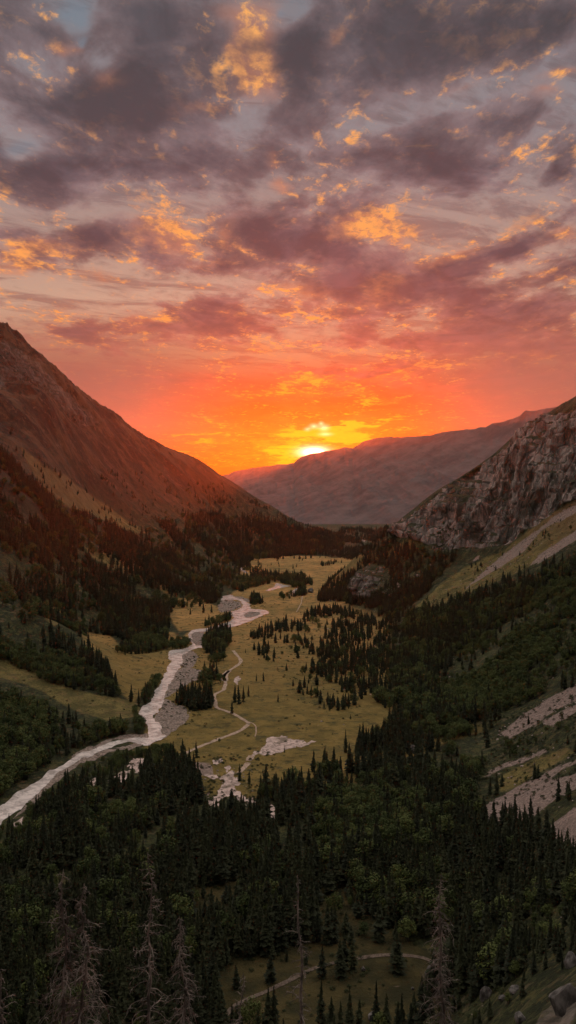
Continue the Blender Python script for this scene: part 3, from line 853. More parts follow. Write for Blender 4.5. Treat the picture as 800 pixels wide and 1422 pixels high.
# zones: polygon of tree feet on the photo's chart, conifers per m2, leafy trees per m2, height range
ZON = [
    ([(-60, 560), (0, 575), (60, 640), (110, 680), (200, 720), (330, 700), (400, 725), (478, 744), (470, 775), (-60, 900)], .0022, .0, (6, 12)),
    ([(190, 745), (215, 705), (260, 672), (310, 668), (360, 700), (420, 730), (330, 716), (260, 718), (215, 738)], .008, .001, (7, 13)),
    ([(110, 690), (150, 650), (230, 660), (260, 690), (200, 735)], .004, .0, (6, 11)),
    ([(-60, 600), (0, 625), (45, 672), (100, 708), (190, 750), (215, 735), (250, 716), (330, 715), (400, 729), (478, 746), (476, 770), (400, 772), (345, 781), (330, 800), (310, 823), (300, 838), (235, 852), (235, 880), (215, 888), (185, 895), (160, 885), (112, 878), (130, 905),
      (150, 935), (168, 968), (100, 955), (50, 935), (0, 918), (-60, 905)], .030, .0025, (12, 21)),
    ([(0, 895), (50, 890), (120, 925), (165, 965), (168, 972), (100, 958), (0, 920)], .012, .020, (8, 15)),
    ([(55, 835), (90, 845), (125, 870), (118, 882), (92, 872)], .010, .025, (7, 13)),
    ([(-60, 960), (0, 966), (60, 990), (110, 1010), (150, 1019), (192, 1008), (200, 1010), (200, 1018), (150, 1026), (104, 1044), (60, 1068), (0, 1108), (-60, 1144)], .012, .026, (9, 19)),
    ([(-60, 1240), (8, 1182), (40, 1158), (70, 1128), (98, 1104), (120, 1090), (155, 1078), (200, 1072), (235, 1064), (255, 1066), (270, 1085), (278, 1100), (284, 1124), (300, 1132), (330, 1142), (366, 1146), (352, 1112), (360, 1100), (400, 1098), (425, 1094), (445, 1078), (480, 1058), (505, 1038), (540, 1018),
      (560, 1000), (600, 990), (650, 1000), (670, 1060), (650, 1100), (672, 1150), (740, 1155), (800, 1200), (860, 1200), (860, 1450), (-60, 1450)], .036, .0042, (12, 22)),
    ([(500, 940), (540, 920), (600, 930), (600, 1000), (540, 1000)], .018, .006, (10, 17)),
    ([(440, 834), (450, 815), (500, 779), (540, 750), (560, 754), (600, 770), (640, 772), (620, 790), (600, 812), (590, 832), (560, 846), (520, 846), (480, 838)], .034, .003, (10, 17)),
    ([(345, 884), (380, 868), (440, 852), (560, 845), (640, 838), (640, 900), (600, 970), (540, 960), (470, 990), (425, 975), (400, 945), (375, 925), (350, 900)], .0075, .0006, (8, 14)),
    ([(376, 870), (430, 852), (520, 844), (600, 840), (600, 862), (520, 868), (430, 876), (385, 880)], .016, .001, (9, 15)),
    ([(440, 905), (480, 880), (560, 868), (600, 870), (600, 960), (540, 950), (500, 975), (470, 960), (440, 935)], .019, .002, (9, 15)),
    ([(560, 856), (620, 842), (660, 826), (700, 806), (740, 795), (760, 790), (860, 765), (860, 950), (800, 955), (700, 992), (690, 1012), (665, 1080), (640, 1120), (560, 1060), (560, 990), (540, 950), (560, 900)], .026, .010, (11, 19)),
    ([(860, 780), (800, 800), (760, 815), (720, 852), (680, 880), (645, 905), (620, 935), (605, 965), (640, 992), (690, 1002), (720, 985), (760, 962), (860, 925)], .003, .036, (7, 14)),
    ([(685, 1030), (740, 1003), (800, 985), (860, 970), (860, 1020), (800, 1040), (760, 1036), (700, 1060)], .003, .05, (4, 8)),
    ([(602, 1065), (598, 1035), (630, 1005), (690, 1012), (702, 1040), (670, 1064), (650, 1082), (620, 1085)], .004, .032, (8, 14)),
    ([(430, 1130), (520, 1095), (560, 1120), (560, 1170), (440, 1200)], .020, .020, (10, 17)),
    ([(120, 1140), (250, 1105), (260, 1160), (200, 1200), (120, 1190)], .022, .018, (10, 17)),
    ([(243, 986), (244, 974), (262, 972), (300, 974), (302, 984), (270, 987)], .045, 0, (14, 21)),
    ([(284, 903), (283, 888), (298, 875), (318, 874), (322, 888), (313, 905), (318, 925), (312, 944), (298, 957), (284, 962), (278, 945), (292, 925)], .016, .018, (9, 17)),
    ([(352, 826), (366, 836), (352, 842), (345, 836)], .02, .03, (9, 14)), ([(344, 781), (350, 790), (388, 799), (390, 806), (360, 801), (340, 795)], .03, .01, (9, 14)),
    ([(355, 800), (420, 800), (436, 812), (412, 816), (385, 808), (350, 815), (335, 822), (320, 818), (330, 804)], .022, .022, (9, 15)), ([(390, 832), (425, 826), (426, 819), (414, 819), (410, 826), (390, 828)], .02, .01, (9, 14)),
    ([(300, 876), (328, 868), (334, 872), (310, 880)], .02, .02, (8, 13)), ([(260, 850), (300, 849), (300, 854), (262, 855)], .05, 0, (11, 16)), ([(283, 868), (320, 858), (322, 864), (290, 874)], .04, .02, (11, 16)),
    ([(236, 893), (262, 893), (265, 901), (247, 905), (238, 906)], 0, .05, (8, 12)), ([(160, 905), (200, 885), (233, 879), (234, 900), (200, 908), (165, 910)], .014, .025, (9, 14)),
    ([(198, 968), (222, 944), (228, 952), (214, 966), (204, 982), (194, 992)], .022, .03, (9, 16)), ([(185, 985), (197, 984), (204, 1006), (190, 1012)], 0, .05, (6, 10)),
    ([(425, 766), (525, 758), (525, 772), (490, 778), (440, 771)], .022, 0, (9, 13)), ([(446, 782), (475, 780), (470, 786), (446, 786)], .02, 0, (7, 10)),
    ([(196, 1062), (215, 1054), (240, 1050), (244, 1060), (215, 1068)], .02, .02, (8, 12)), ([(250, 905), (262, 905), (262, 915), (246, 916)], 0, .05, (5, 8)),
    ([(470, 735), (540, 735), (540, 752), (500, 756), (470, 752)], .02, 0, (10, 15)),
    ([(620, 720), (640, 735), (650, 760), (600, 765), (610, 740)], .010, .006, (6, 10)), ([(560, 742), (590, 725), (600, 735), (570, 755)], .012, 0, (8, 12)),
    ([(-40, 1200), (0, 1152), (60, 1110), (120, 1070), (165, 1046), (200, 1043), (235, 1036), (255, 1060), (200, 1076), (98, 1106), (8, 1184)], .012, .034, (4, 9)),
    # openings
    ([(488, 836), (494, 812), (503, 797), (517, 787), (537, 788), (542, 806), (533, 820), (520, 832)], .0015, 0, (6, 9)),
    ([(560, 852), (598, 824), (640, 794), (700, 764), (760, 722), (830, 682), (860, 700), (860, 745), (770, 772), (724, 796), (664, 824), (604, 848)], .0012, .0005, (5, 9)),
    ([(268, 1235), (334, 1225), (335, 1300), (265, 1305)], .005, 0, (9, 13)), ([(262, 1118), (300, 1120), (298, 1150), (262, 1142)], .004, .004, (6, 10)),
    ([(300, 1345), (420, 1312), (560, 1305), (615, 1330), (620, 1425), (300, 1435)], .0020, .0008, (12, 19)), ([(436, 1235), (485, 1232), (560, 1305), (440, 1310)], .008, .003, (9, 14)),
    ([(150, 1075), (205, 1050), (204, 1085), (170, 1102), (150, 1094)], .003, 0, (10, 14)), ([(122, 1085), (134, 1085), (134, 1108), (122, 1108)], 0, 0, (9, 10)),
    ([(672, 1122), (725, 1092), (760, 1075), (860, 1030), (860, 1075), (780, 1105), (745, 1138), (720, 1146), (676, 1148)], .0016, 0, (7, 12)),
    ([(772, 1150), (860, 1110), (860, 1230), (800, 1195)], .001, 0, (6, 9)), ([(690, 1085), (725, 1065), (800, 1035), (860, 1020), (860, 1030), (725, 1092), (700, 1100)], .003, .002, (8, 12)),
    ([(688, 1020), (720, 990), (760, 967), (860, 925), (860, 960), (762, 1003), (740, 1006), (700, 1028)], .0010, .002, (4, 8)),
    ([(600, 1400), (700, 1370), (760, 1330), (860, 1290), (860, 1450), (600, 1450)], .012, .003, (4, 8)), ([(560, 1310), (620, 1310), (640, 1350), (600, 1370)], .004, 0, (8, 12)),
    ([(720, 1290), (860, 1240), (860, 1330), (720, 1360)], .020, .002, (7, 12)),
]


def candidates(x0, x1, y0, y1, cell, rmin, rmax):
    gx_, gy_ = np.meshgrid(np.arange(x0, x1, cell), np.arange(y0, y1, cell))
    x = (gx_ + RNG.random(gx_.shape) * cell).ravel(); y = (gy_ + RNG.random(gx_.shape) * cell).ravel()
    r = np.hypot(x, y); k = (r > rmin) & (r < rmax) & (np.abs(np.arctan2(x, y)) < math.radians(20.2))
    return x[k], y[k]


trees = []
for (rmin, rmax, cell) in ((300, 900, 3.6), (900, 1700, 4.6), (1700, 3300, 6.5)):
    x, y = candidates(-rmax * .4, rmax * .4, rmin * .9, rmax, cell, rmin, rmax)
    z = ground(x, y)
    u, v, d = proj(x, y, z)
    k = (u > -40) & (u < 840) & (v < 1500); x, y, z, u, v, d = (q[k] for q in (x, y, z, u, v, d))
    uu = u + 3.5 * fbm(x / 22, y / 22, o=3, s=41) * np.clip(900 / d, .4, 1.6); vv = v + 2.5 * fbm(x / 25, y / 35, o=3, s=43)
    dc = np.zeros(x.shape); db = np.zeros(x.shape); h0 = np.full(x.shape, 8.0); h1 = np.full(x.shape, 12.0)
    for poly, a, b2, (ha, hb) in ZON:
        q = in_poly(uu, vv, poly); dc[q], db[q], h0[q], h1[q] = a, b2, ha, hb
    # broken cover: thinner and thicker patches
    cl = fbm(x / 38, y / 38, o=3, s=47); cl2 = fbm(x / 60, y / 60, o=3, s=49)
    dense = dc + db > .02
    lf = (x < -40) & (y > 850)
    cl3 = fbm((x * .86 + y * .5) / 45, (y * .86 - x * .5) / 110, o=3, s=52)
    dc = dc * np.where(dense & lf, np.clip(1.0 + 3.4 * cl3, .04, 1.5), 1.0)
    dc = dc * np.where(dense, np.clip(1.15 + 1.6 * cl, .25, 1.6), np.clip(.9 + 3.2 * cl, 0, 3.5))
    db = db * np.clip(1 + 3.0 * cl2, .05, 3.2)
    thin = {3.6: 1, 4.6: .95, 6.5: .62}[cell]
    dc *= thin; db *= thin
    # screes and rocks stay bare
    ug, vg = u, v
    bare = np.zeros(x.shape, bool)
    for p in P_scree + P_rock[1:2]: bare |= in_poly(ug, vg, p)
    dc[bare] *= .06; db[bare] *= .1
    rnd = RNG.random(x.shape) / cell ** 2
    isc = rnd < dc; isb = (~isc) & (rnd < dc + db)
    for sel, kind in ((isc, 0), (isb, 1)):
        hh_ = (h0[sel] + (h1[sel] - h0[sel]) * RNG.random(sel.sum()) ** .8) * np.where(RNG.random(sel.sum()) < .22, RNG.uniform(.45, .8, sel.sum()), RNG.uniform(.92, 1.12, sel.sum()))
        if kind == 1: hh_ = hh_ * .82
        trees.append(np.stack([x[sel], y[sel], z[sel] - .25, hh_, np.where(kind == 0, np.where(dense[sel], RNG.uniform(.95, 1.4, sel.sum()), RNG.uniform(1.2, 1.8, sel.sum())), RNG.uniform(.9, 1.3, sel.sum())), RNG.random(sel.sum()) * 6.28, np.full(sel.sum(), kind)], 1))
T = np.concatenate(trees)
T = T[visible(T[:, 0], T[:, 1], T[:, 2] + T[:, 3] * .9)]
# keep river, gravel, paths and fans clear
U2, V2, D2 = proj(T[:, 0], T[:, 1], T[:, 2])


def clear_of(o, pad):
    me = o.data
    co = np.zeros(len(me.vertices) * 3, np.float32); me.vertices.foreach_get('co', co); return co.reshape(-1, 3)


from mathutils.bvhtree import BVHTree
flat_t = []
for o in (water, gravel, pale, paths, track):
    bv = BVHTree.FromPolygons([v.co for v in o.data.vertices], [p.vertices for p in o.data.polygons])
    flat_t.append((bv, 1.5 if o not in (paths, track) else 1.2))
keep = np.ones(len(T), bool)
near_ = (V2 > 800) & (V2 < 1440) & (T[:, 2] < 14)
for k in np.nonzero(near_)[0]:
    for bv, pad in flat_t:
        q = bv.find_nearest(Vector((T[k, 0], T[k, 1], T[k, 2] + .4)), 2.5)
        if q[0] is not None and (Vector((T[k, 0], T[k, 1], 0)) - Vector((q[0].x, q[0].y, 0))).length < pad:
            keep[k] = False; break
T = T[keep]

# trees one can point at: feet, height in the photo, kind, label
LAND = [
    (273, 1052, 25, 0, 'lone dark spruce standing where the footpath leaves the riverside wood'),
    (395, 1045, 10, 0, 'little spruce growing on the pink gravel fan'),
    (345, 967, 16, 0, 'single small spruce on the meadow right of the small clump by the path'),
    (322, 991, 20, 0, 'small spruce standing just above the bend of the pale footpath'),
    (326, 976, 26, 0, 'tall left spruce of the small clump beside the footpath'), (332, 978, 28, 0, 'middle spruce of the small clump beside the footpath'), (338, 975, 24, 0, 'right spruce of the small clump beside the footpath'),
    (305, 1031, 6, 1, 'tiny round bush on the lower stretch of the pale footpath'),
    (356, 946, 12, 0, 'small spruce on the meadow right of the upper footpath'), (366, 946, 14, 0, 'pointed spruce paired with a smaller one on the open meadow'),
    (386, 975, 12, 0, 'lone little spruce in the middle of the open meadow'),
    (421, 966, 11, 0, 'short left spruce of the group of three on the meadow'), (427, 964, 16, 0, 'tallest spruce of the group of three on the meadow'), (432, 964, 14, 0, 'right spruce of the group of three on the meadow'),
    (450, 983, 10, 0, 'round topped little spruce below the fan of scattered trees'), (487, 999, 8, 0, 'smallest spruce alone on the grass at the lower right of the meadow'),
    (182, 975, 26, 0, 'tall left spruce of the pair on the orange meadow by the river'), (193, 981, 26, 0, 'right spruce of the pair on the orange meadow by the river'),
    (341, 907, 7, 0, 'tiny spruce on the meadow right of the end of the footpath'), (357, 884, 15, 0, 'spruce standing alone below the upper river bend'), (365, 878, 9, 0, 'small spruce near the upper river bend and the lone spruce'),
    (690, 1105, 34, 0, 'tall narrow spruce in front of the lowest scree'), (680, 1104, 26, 0, 'left narrow spruce of the pair in front of the lowest scree'),
    (715, 1135, 32, 0, 'slim spire of a spruce standing against the big pale scree'), (737, 1140, 36, 0, 'thin spruce with a needle top before the big scree'),
    (775, 1112, 36, 0, 'full dark spruce at the right edge of the big scree'), (790, 1112, 30, 0, 'spruce beside the full one at the right edge of the big scree'),
    (480, 1046, 34, 0, 'tall spruce standing forward of the wood at the meadow edge'), (451, 1068, 32, 0, 'tall spruce at the wood edge below the pink gravel fan'), (435, 1073, 32, 0, 'leftmost tall spruce of the wood edge by the pink gravel fan'),
    (333, 1085, 26, 0, 'dark spruce growing among the pink rivulets'), (346, 1090, 22, 0, 'smaller spruce to the right of the one among the pink rivulets'),
]
nearLand = []
land_rows = []
for u, v, hp, kd, lab in LAND:
    x, y, z = hit(u, v); d = proj(x, y, z)[2]
    hm = hp * float(d) / FPX
    land_rows.append((x, y, z - .2, hm, 1.0 if kd == 0 else 1.2, random.random() * 6, kd, lab))
    nearLand.append((x, y))
NL = np.array(nearLand)
dd = np.min(np.hypot(T[:, 0][:, None] - NL[:, 0], T[:, 1][:, None] - NL[:, 1]), axis=1)
T = T[dd > 4.5]
U2, V2, D2 = proj(T[:, 0], T[:, 1], T[:, 2] + T[:, 3] * .75)
inside = (U2 > 4) & (U2 < 796) & (V2 < 1412) & (D2 > 0)
size = T[:, 3] / D2 * inside
LIM = {0: 268, 1: 150}
indiv = np.zeros(len(T), bool)
for kd in (0, 1):
    s = np.where(T[:, 6] == kd, size, 0); idx = np.argsort(-s)[:LIM[kd]]; indiv[idx] = True


def where_word(u, v):
    """a phrase for the neighbourhood of a tree of the near wood"""
    if v > 1300 and 300 < u < 600: return 'on the grass around the curved dirt track'
    if v > 1290 and u <= 140: return 'below the twin topped dead tree'
    if v > 1290 and u <= 300: return 'behind the slender bare snags left of the dirt track'
    if v > 1290: return 'between the dirt track and the rocky slope'
    if 250 < u < 345 and v > 1180: return 'around the small grassy clearing above the dirt track'
    if v > 1200 and u <= 250: return 'in the wood above the bare snags'
    if v > 1200 and u < 560: return 'in the wood above the dirt track'
    if v > 1200: return 'in the wood beneath the big scree'
    if u < 150: return 'by the near bank of the lower river'
    if u < 300: return 'between the river and the pink rivulets'
    if u < 430: return 'just below the pink rivulets'
    if u < 620: return 'below the open meadow'
    return 'on the slope among the screes'


def add_tree(x, y, z, h, w, rot, kd, label, group, name=None):
    nm = 'spruce_tree' if kd == 0 else 'leafy_tree'
    root = bpy.data.objects.new(nm, None); COL.objects.link(root)
    root.location = (x, y, z); root.rotation_euler = (0, 0, rot); root.scale = (h * w, h * w, h)
    tag(root, label, 'spruce' if kd == 0 else 'leafy tree', group)
    k = random.randrange(len(crown_c if kd == 0 else crown_b))
    for pn, ms in (('trunk', trunk_c if kd == 0 else trunk_b), ('crown', crown_c if kd == 0 else crown_b)):
        c = bpy.data.objects.new(pn, ms[k]); COL.objects.link(c); c.parent = root
    return root


for r_ in land_rows:
    add_tree(*r_[:7], r_[7], 'single trees one can pick out on the valley floor')
for k in np.nonzero(indiv)[0]:
    x, y, z, h, w, rot, kd = T[k]
    kd = int(kd); u, v = U2[k], V2[k]
    ww = where_word(u, v)
    if kd == 0:
        big = 'tall' if h > 17.5 else 'middling' if h > 14 else 'short'
        sl = 'slim' if w < 1.18 else 'broad'
        lab = f'{big} {sl} dark spruce {ww}'
    else:
        lab = f"{'large' if h > 12 else 'small'} round crowned leafy tree {ww}"
    add_tree(x, y, z, h, w, rot, kd, lab, 'spruces of the near wood' if kd == 0 else 'leafy trees of the near wood')
rest = T[~indiv]
dr_ = np.hypot(rest[:, 0], rest[:, 1])
# the far masses: spruces, and leafy trees, each one countless object
for kd, nm, hi_s, lo_s, lab in ((0, 'spruce_forest', 'con', 'conlo', 'dark spruce forest covering the valley sides and floor'), (1, 'leafy_woodland', 'brd', 'brdlo', 'green leafy woodland mixed through the valley forest')):
    q = rest[rest[:, 6] == kd]; rq = np.hypot(q[:, 0], q[:, 1])
    o = forest_stuff(nm, q[:, :6], src[hi_s] if kd == 0 else src[hi_s], lab)
print('TREES', len(T), 'conifers', int((T[:, 6] == 0).sum()))
# scrub: countless low bushes
x, y = candidates(-500, 500, 280, 1500, 3.2, 320, 1500)
z = ground(x, y); u, v, d = proj(x, y, z)
pr = np.full(x.shape, .0014)
for poly, a in (([(180, 1045), (250, 1050), (290, 1045), (360, 1030), (385, 1050), (345, 1090), (300, 1120), (270, 1090)], .035), ([(345, 884), (640, 838), (640, 960), (470, 1000), (400, 960)], .006), ([(560, 860), (860, 680), (860, 790), (640, 850)], .008), ([(660, 1120), (660, 1010), (860, 930), (860, 1100)], .03), ([(620, 720), (660, 770), (600, 800), (560, 790), (560, 745)], .03), ([(690, 760), (760, 700), (860, 640), (860, 700), (760, 740), (640, 800)], .012), ([(285, 1120), (285, 1070), (350, 1040), (385, 1060), (350, 1130)], .03),
                ([(290, 1440), (300, 1300), (620, 1300), (620, 1440)], .010), ([(600, 1440), (600, 1340), (860, 1280), (860, 1440)], .03), ([(0, 1190), (60, 1108), (165, 1045), (240, 1035), (250, 1070), (100, 1110)], .05), ([(215, 900), (300, 900), (290, 960), (265, 1000), (215, 1025)], .014), ([(300, 830), (370, 830), (370, 862), (300, 880)], .01), ([(240, 1030), (262, 960), (290, 900), (310, 940), (280, 990)], .010), ([(260, 1230), (560, 1230), (560, 1320), (260, 1320)], .02), ([(215, 985), (265, 985), (240, 1025), (212, 1005)], .004)):
    pr[in_poly(u, v, poly)] = a
pr *= np.clip(1 + 2.5 * fbm(x / 16, y / 16, o=3, s=44), 0, 3)
sel = (RNG.random(x.shape) / 3.2 ** 2 < pr) & (u > -30) & (u < 830) & visible(x, y, z + 1)
P = np.stack([x, y, z - .2, RNG.uniform(.9, 2.6, x.shape), RNG.uniform(.9, 1.6, x.shape), RNG.random(x.shape) * 6.28], 1)[sel]
kk = np.ones(len(P), bool)
for k in range(len(P)):
    for bv, pad in (flat_t[0],):
        q = bv.find_nearest(Vector(P[k, :3]), 2.0)
        if q[0] is not None: kk[k] = False; break
forest_stuff('scrub', P[kk], src['scrub'], 'low dark scrub dotted over the meadows and slopes')
# ------------------------------------------------------------------ bare dead spruces on the near slope
def dead_tree(u, v, depth, label, seed, spread=2.6, nb=90, lean=(0, 0), twin=None, droop=.5, thick=.20, cut=0):
    r = random.Random(seed)
    top = W(u, v, depth)
    x, y = top[0] - lean[0], top[1] - lean[1]
    zg = float(ground(x, y)) - .4
    Ht = top[2] - zg
    root = bpy.data.objects.new('dead_spruce', None); COL.objects.link(root); root.location = (x, y, zg)
    tag(root, label, 'dead tree', 'bare dead spruces on the near slope')
    TV, TF = [], []
    ph = r.random() * 6

    def axis(t, k=0):
        wob_ = .16 * math.sin(t * 9 + ph) + .12 * math.sin(t * 31 + ph * 2) * t + .05 * math.sin(t * 77 + ph)
        if k == 0: return np.array([lean[0] * t + wob_ * .8, lean[1] * t + wob_ * .5, Ht * t])
        f = max(0, (t - .45) / .55)
        return np.array([lean[0] * t + twin[0] * min(1, f * 2.2) + wob_, lean[1] * t + wob_ * .4, Ht * (t - twin[1] * f)])
    leaders = [0] if twin is None else [0, 1]
    for k in leaders:
        ts = np.linspace(0 if k == 0 else .45, 1, 26)
        tube(TV, TF, [axis(t, k) for t in ts], [thick * (1 - t) ** .8 + .018 for t in ts], 7)
    trunk = mesh_obj('trunk', TV, TF, m_dead, root)
    BV, BF = [], []
    tlo = max(.25, 1 - 14 / Ht)
    for q in range(nb):
        k = r.choice(leaders)
        t = tlo + (0.995 - tlo) * (q + r.random()) / nb
        p = axis(t, k)
        L_ = spread * ((1 - t) / (1 - tlo)) ** .62 * r.uniform(.35, 1.1) + .22
        if t > .93: L_ *= .8
        a = r.random() * 6.283
        if r.random() < .5: a = r.choice([0, math.pi]) + r.uniform(-.9, .9)
        L_ *= r.choice([.35, .6, .8, 1, 1, 1.3])
        dr = np.array([math.cos(a), math.sin(a), r.uniform(-.5, .75)])
        pts, rad = [p], [.03 * (L_ / spread) + .017]
        n = 6
        cur = p.copy(); dd_ = dr.copy()
        sag = droop * r.uniform(.4, 1.6)
        for s_ in range(n):
            dd_ = dd_ + np.array([r.uniform(-.38, .38), r.uniform(-.38, .38), -sag * .34 + r.uniform(-.25, .25) + (.20 * s_ / n if r.random() < .5 else 0)])
            dd_ /= np.linalg.norm(dd_)
            cur = cur + dd_ * L_ / n
            pts.append(cur.copy()); rad.append(rad[0] * (1 - (s_ + 1) / (n + .6)))
            # side twigs
            for _ in range(r.choice([1, 2, 2, 3])):
                tw = dd_ * .7 + np.array([r.uniform(-1, 1), r.uniform(-1, 1), r.uniform(-1.3, .8)]); tw /= np.linalg.norm(tw)
                l2 = L_ * r.uniform(.10, .38)
                m1 = cur + tw * l2 * .5; e = m1 + (tw + np.array([0, 0, -.5])) * l2 * .5
                tube(BV, BF, [cur, m1, e], [.014, .010, .004], 3)
        tube(BV, BF, pts, [max(.005, a_) for a_ in rad], 4)
    mesh_obj('branches', BV, BF, m_dead, root, smooth=False)
    return root


dead_tree(86, 1208, 46, 'large twin topped dead spruce with dense drooping bare branches at the lower left', 1, 2.5, 420, (.2, 0), (1.05, .035), .8, .17)
dead_tree(204, 1183, 52, 'slender dead spruce with a crooked bare top, right of the twin topped one', 2, 2.0, 110, (-.5, 0), None, .45, .15)
dead_tree(250, 1272, 50, 'shorter dead spruce with fine arching twigs, right of the slender crooked one', 3, 2.0, 300, (-.4, .3), None, 1.0, .10)
dead_tree(414, 1215, 58, 'thin dark dead spruce trunk crossing the dirt track', 4, 1.2, 90, (-.4, 0), None, .5, .20)
dead_tree(612, 1212, 54, 'dead spruce with ragged pale top and one long side limb, right of the dirt track', 5, 1.7, 260, (-.6, 0), None, .7, .20)
dead_tree(335, 1352, 56, 'small pale dead spruce top at the lower end of the dirt track', 6, 1.4, 120, (.1, 0), None, .6, .10)
dead_tree(2, 1335, 44, 'dead spruce cut off by the left edge of the picture', 7, 1.6, 110, (.1, 0), None, .8, .12)


# ------------------------------------------------------------------ boulders
m_stone = leafmat('loose_stone', (.16, .125, .11), (.46, .36, .31))
m_boulder = plainmat('boulder_stone', (.05, .045, .04), (.20, .18, .165), 2.2)


def boulder(u, v, wpx, hpx, label, seed, group=None, on=None):
    r = random.Random(seed)
    x, y, z = hit(u, v); d = float(proj(x, y, z)[2]); w = wpx * d / FPX; h = hpx * d / FPX
    import bmesh
    bm = bmesh.new(); bmesh.ops.create_icosphere(bm, subdivisions=3, radius=.5)
    planes = [(Vector((r.gauss(0, 1), r.gauss(0, 1), r.gauss(0, .8))).normalized(), r.uniform(.24, .44)) for _ in range(14)]
    for vt in bm.verts:
        p = vt.co.copy()
        for n, q in planes:
            e = p.dot(n) - q
            if e > 0: p -= n * e * .9
        nz_ = float(vnoise(p.x * 7 + seed, p.y * 7, p.z * 7, s=seed)) * .035
        vt.co = p * (1 + nz_ * 2)
    me = bpy.data.meshes.new('boulder'); bm.to_mesh(me); bm.free(); me.materials.append(m_boulder)
    o = bpy.data.objects.new('boulder', me); COL.objects.link(o)
    o.location = (x, y, z + h * .22); o.scale = (w * 1.15, w * 1.0, h * 1.25); o.rotation_euler = (0, 0, r.random() * 6)
    tag(o, label, 'boulder', group)
    return o


for k, (u, v, w, h, lab) in enumerate([
    (600, 1362, 27, 32, 'large pale boulder at the right end of the dirt track'), (505, 1349, 8, 7, 'small white boulder on the grass below the middle of the dirt track'),
    (573, 1374, 5, 5, 'tiny pale stone on the grass left of the large boulder'), (518, 1418, 18, 16, 'grey boulder at the bottom edge of the grassy clearing'),
    (447, 1390, 5, 4, 'tiny pale stone on the grass right of the thin dead trunk'), (716, 1378, 19, 10, 'flat grey boulder on the grass slope at the lower right'),
    (698, 1392, 12, 10, 'squat grey boulder beside the flat one at the lower right'), (675, 1388, 16, 20, 'dark upright boulder left of the squat grey ones'),
    (722, 1422, 18, 20, 'dark boulder at the bottom edge beside the rock slab'), (792, 1345, 20, 26, 'brown edged rock at the right edge above the rock slab'), (783, 1412, 44, 60, 'big grey rock slab in the lower right corner'),
    (432, 823, 10, 8, 'rock at the upper edge of the far meadow'), (459, 835, 3, 3, 'left white stone of the pair at the foot of the wooded spur'), (465, 835, 3, 3, 'right white stone of the pair at the foot of the wooded spur'),
    (500, 1020, 4, 4, 'pale stone on the grass at the meadow edge'), (532, 885, 6, 7, 'pale boulder among the scattered spruces of the right fan'), (504, 880, 5, 4, 'small light stone left of the pale boulder on the right fan'),
    (590, 968, 9, 14, 'tall pale rock showing between the trees of the right slope'), (603, 968, 8, 13, 'second tall pale rock, right of its twin between the trees'), (573, 1046, 12, 14, 'pale rock patch standing in the wood right of the meadow'),
    (483, 1062, 10, 8, 'light stone at the wood edge behind the tall forward spruce'), (556, 900, 14, 8, 'broad stone slab on the upper right fan'), (625, 872, 6, 4, 'small pink stone among spruces below the grass slope'),
    (740, 900, 8, 5, 'pale stone in the bright green brush of the right slope'), (795, 828, 6, 5, 'pale stone near the right edge above the green brush')]):
    boulder(u, v, w, h, lab, 900 + k, 'boulders lying about the valley')

# loose blocks strewn over the screes, outcrops and gravel bars: countless
import bmesh as _bm
stone_src = []
for k in range(4):
    r = random.Random(50 + k); bm = _bm.new(); _bm.ops.create_icosphere(bm, subdivisions=1, radius=.6)
    for vt in bm.verts: vt.co *= r.uniform(.65, 1.15); vt.co.z *= .75
    me_ = bpy.data.meshes.new('stone_shape'); bm.to_mesh(me_); bm.free(); me_.materials.append(m_stone)
    stone_src.append(hidden('stone_shape', me_))
x, y = candidates(-350, 620, 300, 1650, 3.0, 300, 1650)
z = ground(x, y); u, v, d = proj(x, y, z)
uu = u + 6 * fbm(x / 20, y / 20, o=3, s=61)
pr = np.full(x.shape, .0008) * (u > 440) * (v > 730)
for p in P_scree: pr[in_poly(uu, v, p)] = .05
for p in ([(212, 1015), (212, 975), (266, 985), (262, 1005), (230, 1030)], [(232, 970), (245, 928), (285, 932), (250, 960)], [(283, 1120), (283, 1075), (345, 1060), (440, 1030), (380, 1020), (350, 1050), (360, 1125)]): pr[in_poly(uu, v, p)] = .03
for p in ([(560, 850), (600, 822), (700, 762), (830, 680), (830, 730), (700, 805), (600, 850)], [(660, 1090), (680, 1010), (860, 930), (860, 1110), (740, 1150)], [(640, 1440), (660, 1370), (860, 1290), (860, 1440)]): pr[in_poly(uu, v, p)] = np.maximum(pr[in_poly(uu, v, p)], .010)
for p in ([(470, 985), (400, 900), (460, 850), (640, 840), (600, 960)],): pr[in_poly(uu, v, p)] = .004
sel = (RNG.random(x.shape) / 9 < pr) & (u > -20) & (u < 830) & visible(x, y, z + .5)
n_ = int(sel.sum()); sz = .35 + 1.5 * RNG.random(n_) ** 3
P = np.stack([x[sel], y[sel], z[sel] + .02, sz, RNG.uniform(.9, 1.6, n_), RNG.random(n_) * 6.28], 1)
forest_stuff('scree_stones', P, stone_src, 'loose pale stones strewn over the screes, gravel bars and slopes')
